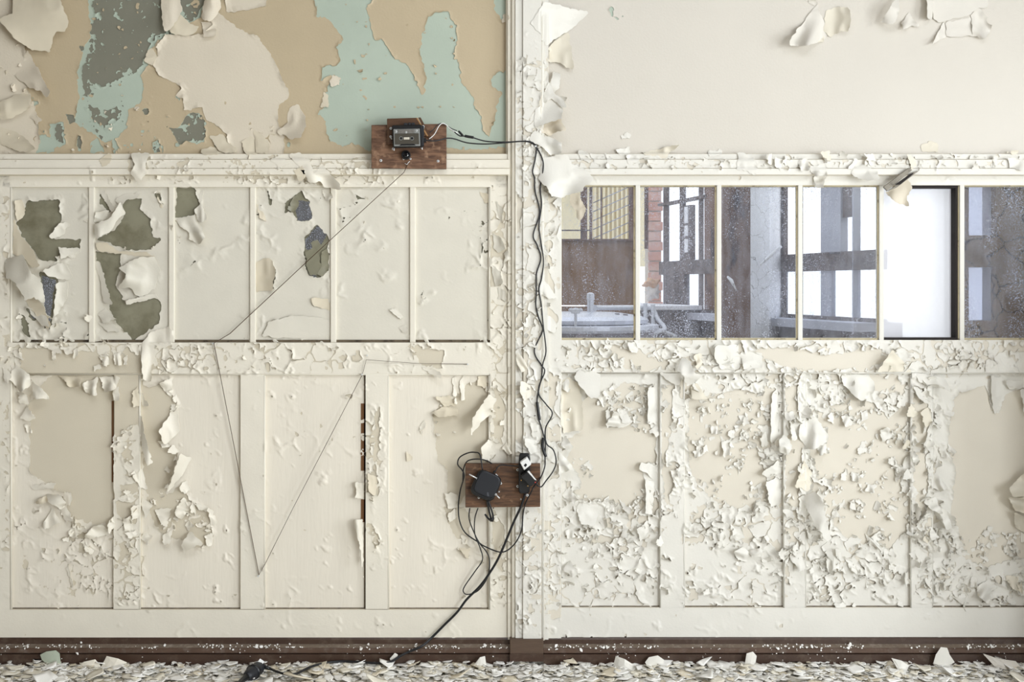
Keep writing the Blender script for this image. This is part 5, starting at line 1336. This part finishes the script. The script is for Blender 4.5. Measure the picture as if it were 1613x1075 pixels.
o = link('paint_litter', arr_mesh('paint_litter', np.concatenate(LV), np.concatenate(LT), M_FL, np.concatenate(LM)))
tag(o, 'carpet of white and cream paint crumbs covering the floor along the wall', 'paint litter', None, 'stuff')
placed = []
for n_ in range(420):
    px = rng.uniform(-20, 1630); near = rng.random() < 0.4
    y = YW - 0.012 - (rng.random() ** 1.2) * (0.05 if near else 0.20)
    k = (D + y) / FPX; x = (px - CX) * k
    s = rng.uniform(0.035, 0.075) if rng.random() < .68 else rng.uniform(0.075, 0.14)
    i = int(rng.integers(16)); mi = int(rng.choice(4, p=[.4, .25, .25, .1]))
    if len(placed) >= 190 or any(math.hypot(x - a_, y - b_) < 0.36 * (s + c_) for a_, b_, c_ in placed): continue
    placed.append((x, y, s))
    o = link('paint_flake', chip_mesh(i, mi))
    rx = rng.normal(0.25 if near else 0.08, .18)
    o.rotation_euler = (rx, rng.normal(0, .15), rng.uniform(0, 6.28)); o.scale = (s, s, s)
    R3 = np.array(o.rotation_euler.to_matrix()); V = (CH[i][0] * s) @ R3.T
    y = min(y, YR - 0.041 - V[:, 1].max())
    o.location = (x, y, 0.003 - V[:, 2].min() + rng.random() * 0.007)
    colr = ['white', 'cream', 'chalky', 'beige'][mi]; siz = 'small' if s < .05 else ('medium' if s < .08 else 'large')
    ends = [(180, 'the leftmost lower panel'), (380, 'the second left panel'), (575, 'the lower panel with the open joint'), (795, 'the panel left of the post'), (870, 'the central post'), (1040, 'the first panel right of the post'), (1236, 'the second panel right of the post'), (1436, 'the third panel right of the post'), (9999, 'the rightmost lower panel')]
    spot = next(nm for lim, nm in ends if px < lim)
    tag(o, f"{siz} {colr} paint flake {'close to' if y > YW - .09 else 'out from'} the baseboard below {spot}", 'paint flake', 'loose paint flakes on the floor')
# flakes one can single out on the floor
def floor_sheet(label, flat, y, m, tilt, h, group=None, seed=0):
    """a loose sheet of paint outlined as seen, standing or leaning near the wall at depth y"""
    p = np.array(flat, float).reshape(-1, 2); n = len(p)
    bm = bmesh.new()
    zmax = p[:, 1].max()
    def pt(x, yy, off):
        t = (zmax - yy) / max(zmax - p[:, 1].min(), 1)
        d = y + tilt * t + h * math.sin(math.pi * (x - p[:, 0].min()) / max(np.ptp(p[:, 0]), 1))
        return P(x, yy, d + off)
    cx_, cy_ = p.mean(0)
    for off, rev in ((0, 0), (0.0015, 1)):
        c = bm.verts.new(pt(cx_, cy_, off)); mid = [bm.verts.new(pt(cx_ + (a - cx_) * .55, cy_ + (b - cy_) * .55, off)) for a, b in p]
        out = [bm.verts.new(pt(a, b, off)) for a, b in p]
        if rev: o1 = out
        else: o0 = out
        for i in range(n):
            j = (i + 1) % n
            bm.faces.new([c, mid[i], mid[j]]); bm.faces.new([mid[i], out[i], out[j], mid[j]])
    for i in range(n):
        j = (i + 1) % n; bm.faces.new([o0[i], o1[i], o1[j], o0[j]])
    bmesh.ops.recalc_face_normals(bm, faces=bm.faces)
    o = bm_obj('paint_flake', bm, m)
    zm = min(v.co.z for v in o.data.vertices)
    if zm < 0.001:
        for v in o.data.vertices: v.co.z += 0.001 - zm
    return tag(o, label, 'paint flake', group)
YS = YR - 0.06
M_SAGE = mat('sage_flake', (176, 184, 166), 0.7, 0.05, 12)
floor_sheet('grey-green paint flake leaning on the brown baseboard at far left', (63,1032,73,1027,88,1025,94,1030,96,1048,78,1050,66,1040), YS, M_SAGE, .012, -.004)
floor_sheet('large pointed cream flake standing up left of the black plug', (158,1054,168,1034,186,1038,200,1044,196,1054,176,1058), YS - .02, M_CREAM, .02, -.01)
floor_sheet('broad rumpled cream flake between the sage flake and the pointed one', (118,1056,132,1044,150,1040,160,1052,150,1060), YS - .02, M_CREAM, .02, -.012)
floor_sheet('small white flake tucked behind the mains cable on the baseboard', (614,1038,622,1029,627,1032,624,1040,616,1044), YS + .004, M_CREAM_DAYLIT, .004, -.002)
floor_sheet('pale triangular flake standing beside the plinth of the post', (745,1050,756,1036,764,1034,766,1048,756,1054), YS - .01, M_CREAM_DAYLIT, .01, -.006)
floor_sheet('rounded white flake propped on the baseboard right of the post', (1016,1044,1022,1036,1036,1033,1046,1040,1045,1048,1020,1050), YS - .004, M_CREAM_DAYLIT, .01, -.004)
floor_sheet('rolled white flake lying below the right window wall', (966,1052,970,1037,984,1042,1006,1056,1000,1064,974,1058), YS - .03, M_CREAM_DAYLIT, .02, -.02)
floor_sheet('upright notched white flake against the right baseboard', (1173,1048,1176,1030,1186,1027,1192,1034,1190,1046,1182,1050), YS - .004, M_CREAM_DAYLIT, .008, -.003)
floor_sheet('knobbly white flake standing high against the right baseboard', (1470,1046,1474,1032,1482,1020,1492,1021,1496,1032,1504,1044,1490,1052), YS - .004, M_CREAM_DAYLIT, .008, -.004)
floor_sheet('long pale flake slanting in the lower right corner', (1548,1030,1572,1038,1600,1042,1608,1052,1590,1058,1566,1050), YS - .03, M_PLASTER_R, .015, -.012)
floor_sheet('white pointed flake lying below the rightmost panels', (1404,1038,1420,1042,1432,1050,1426,1064,1414,1056), YS - .05, M_CREAM_DAYLIT, .015, -.008)
# crumbs caught on the ledge and face of the baseboard
Vs, Ts, nv = [], [], 0
for n_ in range(800):
    px = rng.uniform(-40, 1650)
    if 800 < px < 858 or math.sin(px * .021) + math.sin(px * .057 + 1) + rng.normal(0, .6) < -.2: continue
    led = rng.random() < 0.85
    py = rng.normal(1018.8, 2.0) if led else rng.uniform(1024, 1041)
    yb = YR - 0.02 - 0.0035 * (py - 1016) / 1.0 if led else YR - 0.041
    yb = max(yb, YR - 0.034) if led else yb
    s = (rng.uniform(0.003, 0.011) if rng.random() < .93 else rng.uniform(.012, .026)) * (1.0 if led else .7)
    i = int(rng.integers(16)); V = CH[i][0] * s
    V = V @ np.array(eul(math.radians(60) + rng.normal(0, .3), rng.normal(0, .3), 0) @ Matrix.Rotation(rng.uniform(0, 6.28), 3, 'Z')).T
    V += np.array(P(px, py, yb)) + [0, -0.004, 0]
    Vs.append(V); Ts.append(CH[i][1] + nv); nv += len(V)
tag(link('paint_crumbs', arr_mesh('paint_crumbs', np.concatenate(Vs), np.concatenate(Ts), [M_FL[2]]), base), kind='stuff')
# ------------------------------------------------------------------ the room behind the glazing
M_BWOOD = mat('grimy_window_wood', (110, 100, 98), 0.8, 0.2, 10, 0.4, 60, second=(70, 62, 62), sec_scale=18, sec_lo=0.45, sec_hi=0.7)
M_BDARK = mat('peeling_dark_timber', (118, 94, 82), 0.8, 0.15, 12, 0.4, 60, stretch=(1, 1, 0.35), second=(52, 46, 54), sec_scale=9, sec_lo=0.52, sec_hi=0.66, spots=((190, 180, 176), 40, 0.66, 0.72))
M_BWHITE = mat('cracked_white_paint', (232, 232, 236), 0.7, 0.05, 6, cracks=((140, 138, 140), 7, 0.012))
M_BCRACK = mat('cracked_brown_plaster', (136, 113, 88), 0.8, 0.1, 6, 0.2, 60, cracks=((56, 46, 38), 7, 0.03))
M_BGREY = mat('grey_panel_paint', (176, 178, 190), 0.7, 0.06, 8)
M_BROWNBOARD = mat('streaked_brown_board', (128, 98, 70), 0.6, 0.12, 6, 0.2, 40, stretch=(1, 1, 0.2), second=(78, 56, 40), sec_scale=10, sec_lo=0.5, sec_hi=0.75)
M_BRICK = mat('red_brick', (200, 152, 136), 0.85, 0.2, 12, second=(206, 182, 172), sec_scale=7, sec_lo=0.45, sec_hi=0.7)
M_MORTAR = mat('pale_mortar', (200, 190, 180), 0.9, 0.08, 20)
M_VAT = mat('dull_steel', (206, 208, 218), 0.35, 0.08, 12, metallic=0.35)
M_VATD = mat('dark_vat_side', (112, 106, 110), 0.6, 0.2, 12, second=(150, 130, 130), sec_scale=8, sec_lo=.5, sec_hi=.7)
M_PIPE = mat('grey_pipe', (196, 196, 202), 0.4, 0.08, 12, metallic=0.2)
M_YELLOW = mat('cream_render', (238, 226, 190), 0.8, 0.04, 4)
M_OUTBRICK = mat('far_brick_render', (236, 214, 202), 0.9, 0.05, 6)
BACKWALL = struct(box('wall_storeroom', -4.3, -0.35, 3.2, 3.3, 0, 3.4, mat('shade_dark_plaster', (74, 70, 62), 0.9, 0.15, 8)))  # dark colour stands in for the shade of the room beyond

# angled outer wall with the tall windows: vertical plane through A (near) and B (far)
A2 = Vector((1.80, 1.40)); B2 = Vector((1.05, 4.70))
dirw = (B2 - A2).normalized(); nrm = Vector((-dirw.y, dirw.x))
if nrm.x > 0: nrm = -nrm             # into the room
def wall_t(px):
    """distance along the wall where the sight line of photo column px meets it"""
    k = (px - CX) / FPX              # x = k*(D+y)
    # A2.x + t*dx = k*(D + A2.y + t*dy)
    return (k * (D + A2.y) - A2.x) / (dirw.x - k * dirw.y)
def wall_z(px, py):
    t = wall_t(px); y = A2.y + t * dirw.y
    return EYE - (py - HY) * (D + y) / FPX
MW = Matrix(((dirw.x, nrm.x, 0, A2.x), (dirw.y, nrm.y, 0, A2.y), (0, 0, 1, 0), (0, 0, 0, 1)))
w3 = struct(empty('window_3'))
def wbox(name, t0, t1, z0, z1, m, d0=-0.02, d1=0.02, parent=None, bevel=0.0):
    return box(name, min(t0, t1), max(t0, t1), d0, d1, z0, z1, m, parent or w3, bevel, 1, MW)
T0, T1 = wall_t(1392), wall_t(1042)
zs = wall_z(1375, 512); zr0 = wall_z(1375, 425); zr1 = wall_z(1375, 394)
wbox('apron', T0, T1, 0, zs - 0.03, M_BWOOD, -0.1, 0.05)
wbox('sill', T0, T1, zs - 0.03, zs + 0.012, M_BGREY, -0.1, 0.16)
wbox('bottom_rail', T0, T1, zs + 0.01, wall_z(1375, 502), M_BWOOD)
wbox('transom', T0, T1, zr0, zr1, M_BWOOD)
wbox('transom', wall_t(1115), T1, wall_z(1080, 318), wall_z(1080, 314), M_BWOOD, -.03, .03)
wbox('head', T0, T1, 3.0, 3.4, M_BWOOD)
for a, b, m in [(1232, 1238, M_BWOOD), (1259, 1262, M_BWOOD), (1296, 1313, M_BGREY), (1047, 1052, M_BWOOD), (1073, 1078, M_BWOOD), (1103, 1106, M_BWOOD), (1112, 1136, M_BDARK)]:
    wbox('post', wall_t(a), wall_t(b), zs, 3.2, m, -.012, .012)
wbox('post', wall_t(1348), wall_t(1350), zs, 3.2, M_BGREY, -.02, .02)
wbox('grey_panel', wall_t(1312), wall_t(1330), zr1 - .01, 3.2, M_BGREY, -.02, .02)
wbox('torn_blind', wall_t(1330), wall_t(1349), wall_z(1340, 342), 3.2, M_BWOOD, -.01, .01)
# plank in the far window, white patches painted for daylight through its cut-outs
pk = wbox('plank', wall_t(1079), wall_t(1091), zr1, wall_z(1085, 324), M_BWOOD, -.02, .02)
wbox('plank_below', wall_t(1055), wall_t(1082), zs, zr0, M_BWOOD, -.02, .02)
for y0, y1 in [(326, 352), (356, 372), (377, 398)]:
    wbox('cut_out_daylight', wall_t(1083), wall_t(1088.5), wall_z(1085, y1), wall_z(1085, y0), M_BWHITE, .019, .024, pk)
for a, b in [(1052, 1073), (1078, 1103), (1238, 1259), (1262, 1296), (1313, 1348), (1350, 1390)]:
    wbox('pane', wall_t(a), wall_t(b), zs, zr0, M_GLASS, -.004, 0.0)
# square column between the windows: dark face towards us, white-painted side
col_o = struct(empty('trim_3'))
yc = 2.15
pbox('column_core', 1139, 1182, 200, 950, yc, yc + 0.22, M_BDARK, col_o)
a = P(1182.3, 200, yc)
bm = bmesh.new()
pts2 = [(P(1182.3, 0, yc)[0], yc + .002), (P(1212, 0, yc + .10)[0], yc + .10), (P(1236, 0, yc + .42)[0], yc + .42), (P(1182.3, 0, yc)[0], yc + .42)]
zt, zb2 = 3.4, 0.0
lo = [bm.verts.new((x, y, zb2)) for x, y in pts2]; hi = [bm.verts.new((x, y, zt)) for x, y in pts2]
for i in range(4): bm.faces.new([lo[i], lo[(i + 1) % 4], hi[(i + 1) % 4], hi[i]])
bm.faces.new(lo); bm.faces.new(hi); bmesh.ops.recalc_face_normals(bm, faces=bm.faces)
bm_obj('white_reveal', bm, M_BWHITE, col_o)
tube('paint_curl', [P(1196, 418, yc - .01), P(1215, 402, yc), P(1230, 388, yc + .02)], [.004, .012, .01], M_BWHITE, col_o, 7)
tube('paint_curl', [P(1146, 436, yc - .01), P(1152, 442, yc - .03), P(1160, 458, yc - .03)], [.006, .01, .003], M_BWHITE, col_o, 7)
# near wall end with two frosted lights (seen in the last pane)
wn = struct(empty('wall_storeroom_side'))
yn = 0.55
for r in [(1516, 1526, 150, 900), (1526, 1569, 150, 290), (1526, 1569, 371, 421), (1526, 1569, 506, 900), (1569, 2300, 150, 900)]:
    pbox('masonry', r[0], r[1], r[2], r[3], yn, yn + .14, M_BCRACK, wn)
M_FROST2 = glass_mat('bubbled_glass', (0.9, 0.92, 1, 1), .5, .35, .6, 150, (1, 1, 1), True, (220, 224, 240))
for y0, y1 in [(290, 371), (421, 506)]: pbox('frosted_pane', 1526, 1569, y0, y1, yn + .05, yn + .056, M_FROST2, wn)
# brick pier at the far corner
bp_ = struct(empty('wall_storeroom_pier'))
yk = 4.85
a = P(1022, 0, yk); b = P(1040, 0, yk)
box('mortar', a[0] + .004, b[0] + .01, yk + .012, yk + .3, 0, 3.4, M_MORTAR, bp_)
bh, bl, g = 0.066, 0.19, 0.011
nme = None
for j in range(26):
    z = 0.85 + j * (bh + g)
    x = a[0] - (bl / 2 if j % 2 else 0)
    while x < b[0] + .02:
        x0 = max(x, a[0]); x1 = min(x + bl, b[0] + .02)
        if x1 - x0 > .03: box('brick', x0, x1, yk + rng.uniform(0, .006), yk + .05, z, z + bh, M_BRICK, bp_)
        x += bl + g
# far end wall with the big glazed light and brown board
we = struct(empty('wall_storeroom_far'))
ye = 4.9
for x0, x1 in [(915, 925), (929, 933), (946.5, 948.5), (991, 1003), (1016, 1023)]:
    pbox('window_bar', x0, x1, 150, 392, ye, ye + .05, M_BDARK, we)
pbox('window_bar', 880, 932, 362, 364, ye - .01, ye + .02, M_BWOOD, we)
for k in range(9):
    y0 = 300 + k * 14
    tube('wire_glass_line', [P(934, y0 + 20, ye + .03), P(992, y0 - 6, ye + .03)], .004, M_BGREY, we, 5)
pbox('render', 560, 1016, 100, 420, ye + 1.2, ye + 1.3, M_YELLOW, we)
for k in range(9): pbox('corrugation', 936 + k * 7, 939 + k * 7, 150, 400, ye + 1.17, ye + 1.2, M_YELLOW, we)
bbr = group_root('brown_board', 'tall streaked brown board behind the vat in the next room', 'board')
pbox('sheet', 690, 1003, 378, 481, 3.1, 3.13, M_BROWNBOARD, bbr)
pbox('top_edge', 690, 1003, 376.5, 379, 3.08, 3.14, M_BDARK, bbr)
pbox('lower_sheet', 690, 1003, 483, 900, 3.1, 3.13, M_BROWNBOARD, bbr)
bbr_leg = box('leg', P(865, 0, 3.1)[0], P(868, 0, 3.1)[0], 3.13, 3.2, 0, 1.4, M_BDARK, bbr)
# steel vat with lid
vat = group_root('steel_vat', 'round lidded steel vat behind the leftmost clear pane', 'vat')
yv = 1.5; kz = (D + yv) / FPX
cxv = P(912, 0, yv)[0]; zl = EYE - (505 - HY) * kz
disc_stack('body', (cxv, yv, 0), [(0.36, 0.0), (0.36, zl - .05), (0.33, zl - .05)], M_VATD, vat, 40, 'z')
disc_stack('rim', (cxv, yv, zl - .05), [(0.37, 0), (0.385, .012), (0.385, .03), (0.35, .034)], M_VAT, vat, 40, 'z')
disc_stack('lid', (cxv, yv, zl - .012), [(0.33, 0), (0.335, .018), (0.30, .035), (0.18, .052), (0.05, .056)], M_VAT, vat, 40, 'z')
disc_stack('lower_flange', (cxv, yv, zl - .16), [(0.365, 0), (0.39, .006), (0.39, .02), (0.365, .024)], M_VAT, vat, 40, 'z')
disc_stack('valve_stem', (P(929, 0, yv)[0], yv - .05, zl + .03), [(0.016, 0), (0.016, .07), (0.02, .072), (0.018, .1), (.006, .106)], M_PIPE, vat, 12, 'z')
vx = P(906, 0, 1.2)[0]
wn_ = disc_stack('wing_nut', (vx, 1.16, zl + .02), [(0.007, -.09), (0.007, .02), (0.02, .022), (0.022, .04), (.01, .046)], M_PIPE, vat, 10, 'z')
for dx in (-.022, .022): disc_stack('wing', (vx + dx, 1.16, zl + .05), [(.008, 0), (.012, .008), (.006, .016)], M_PIPE, wn_, 8, 'z')
for px_ in (918, 950, 972): disc_stack('bolt', (P(px_, 0, 1.2)[0], 1.165 + abs(px_ - 930) * .0012, zl - .155), [(.007, 0), (.007, .012)], M_BDARK, vat, 8, 'z')
for (x_, z_) in [(972, 499), (985, 500), (993, 504)]: disc_stack('clamp', (P(x_, 0, 1.35)[0], 1.35, EYE - (z_ - HY) * (D + 1.35) / FPX - .02), [(.012, 0), (.018, .02), (.01, .035)], M_VATD, vat, 8, 'z')
pr = group_root('pipe_rail', 'bent pale pipe rail running beside the vat to the next pane', 'pipe')
def PP(l): return [P(a, b, y) for a, b, y in l]
tube('rail', PP([(938, 486, 1.75), (985, 485.5, 1.75), (1020, 485, 1.75), (1030, 490, 1.72), (1036, 503, 1.68), (1047, 517, 1.62), (1040, 522, 1.55), (1026, 526, 1.5), (1012, 527, 1.5)]), .011, M_PIPE, pr, 9, 4)
tube('brace', PP([(1018, 512, 1.6), (1034, 518, 1.6), (1050, 524, 1.6), (1066, 531, 1.6)]), .009, M_PIPE, pr, 8)
for x_ in (1016.5, 1028.5): tube('upright', [P(x_, 478 + (x_ > 1020) * 2, 1.7), (P(x_, 0, 1.7)[0], 1.7, 0.0)], .011, M_PIPE, pr, 8)
disc_stack('joint', P(936, 485.5, 1.75), [(.017, -.02), (.017, .02)], M_PIPE, pr, 10)
# low cupboard under the far sill and a rag on its end
lc = group_root('storage_bench', 'low dark bench under the far window covered with white dust', 'bench')
p0 = wall_t(1118); p1 = wall_t(1030)
box('carcass', p0, p1, .06, .5, 0, wall_z(1070, 486), M_BWOOD, lc, 0, 1, MW)
box('dusty_top', p0 - .02, p1, .06, .54, wall_z(1070, 486), wall_z(1070, 486) + .03, M_BWHITE, lc, .004, 1, MW)
rg_ = group_root('rag_bundle', 'crumpled orange and white rag bundle at the foot of the brick pier', 'rag')
def lump(name, c, r, m, seed, parent):
    bm = bmesh.new(); bmesh.ops.create_icosphere(bm, subdivisions=3, radius=1)
    rr = np.random.default_rng(seed); ph = rr.uniform(0, 6, 6)
    for v in bm.verts:
        n = v.co.copy(); k = 1 + .22 * math.sin(5 * n.x + ph[0]) * math.sin(4 * n.z + ph[1]) + .15 * math.sin(9 * n.z + ph[2] + 3 * n.x)
        v.co = Vector((c[0] + n.x * r[0] * k, c[1] + n.y * r[1] * k, c[2] + n.z * r[2] * k))
    return bm_obj(name, bm, m, parent, True)
yr_ = 4.1
lump('cloth', P(1026, 447, yr_), (.055, .055, .04), mat('orange_cloth', (216, 178, 146), .9, .1, 20), 1, rg_)
lump('cloth', P(1028, 460, yr_), (.05, .06, .055), mat('white_cloth', (222, 214, 206), .9, .1, 20), 2, rg_)
bench_z = P(1028, 472, yr_)[2]
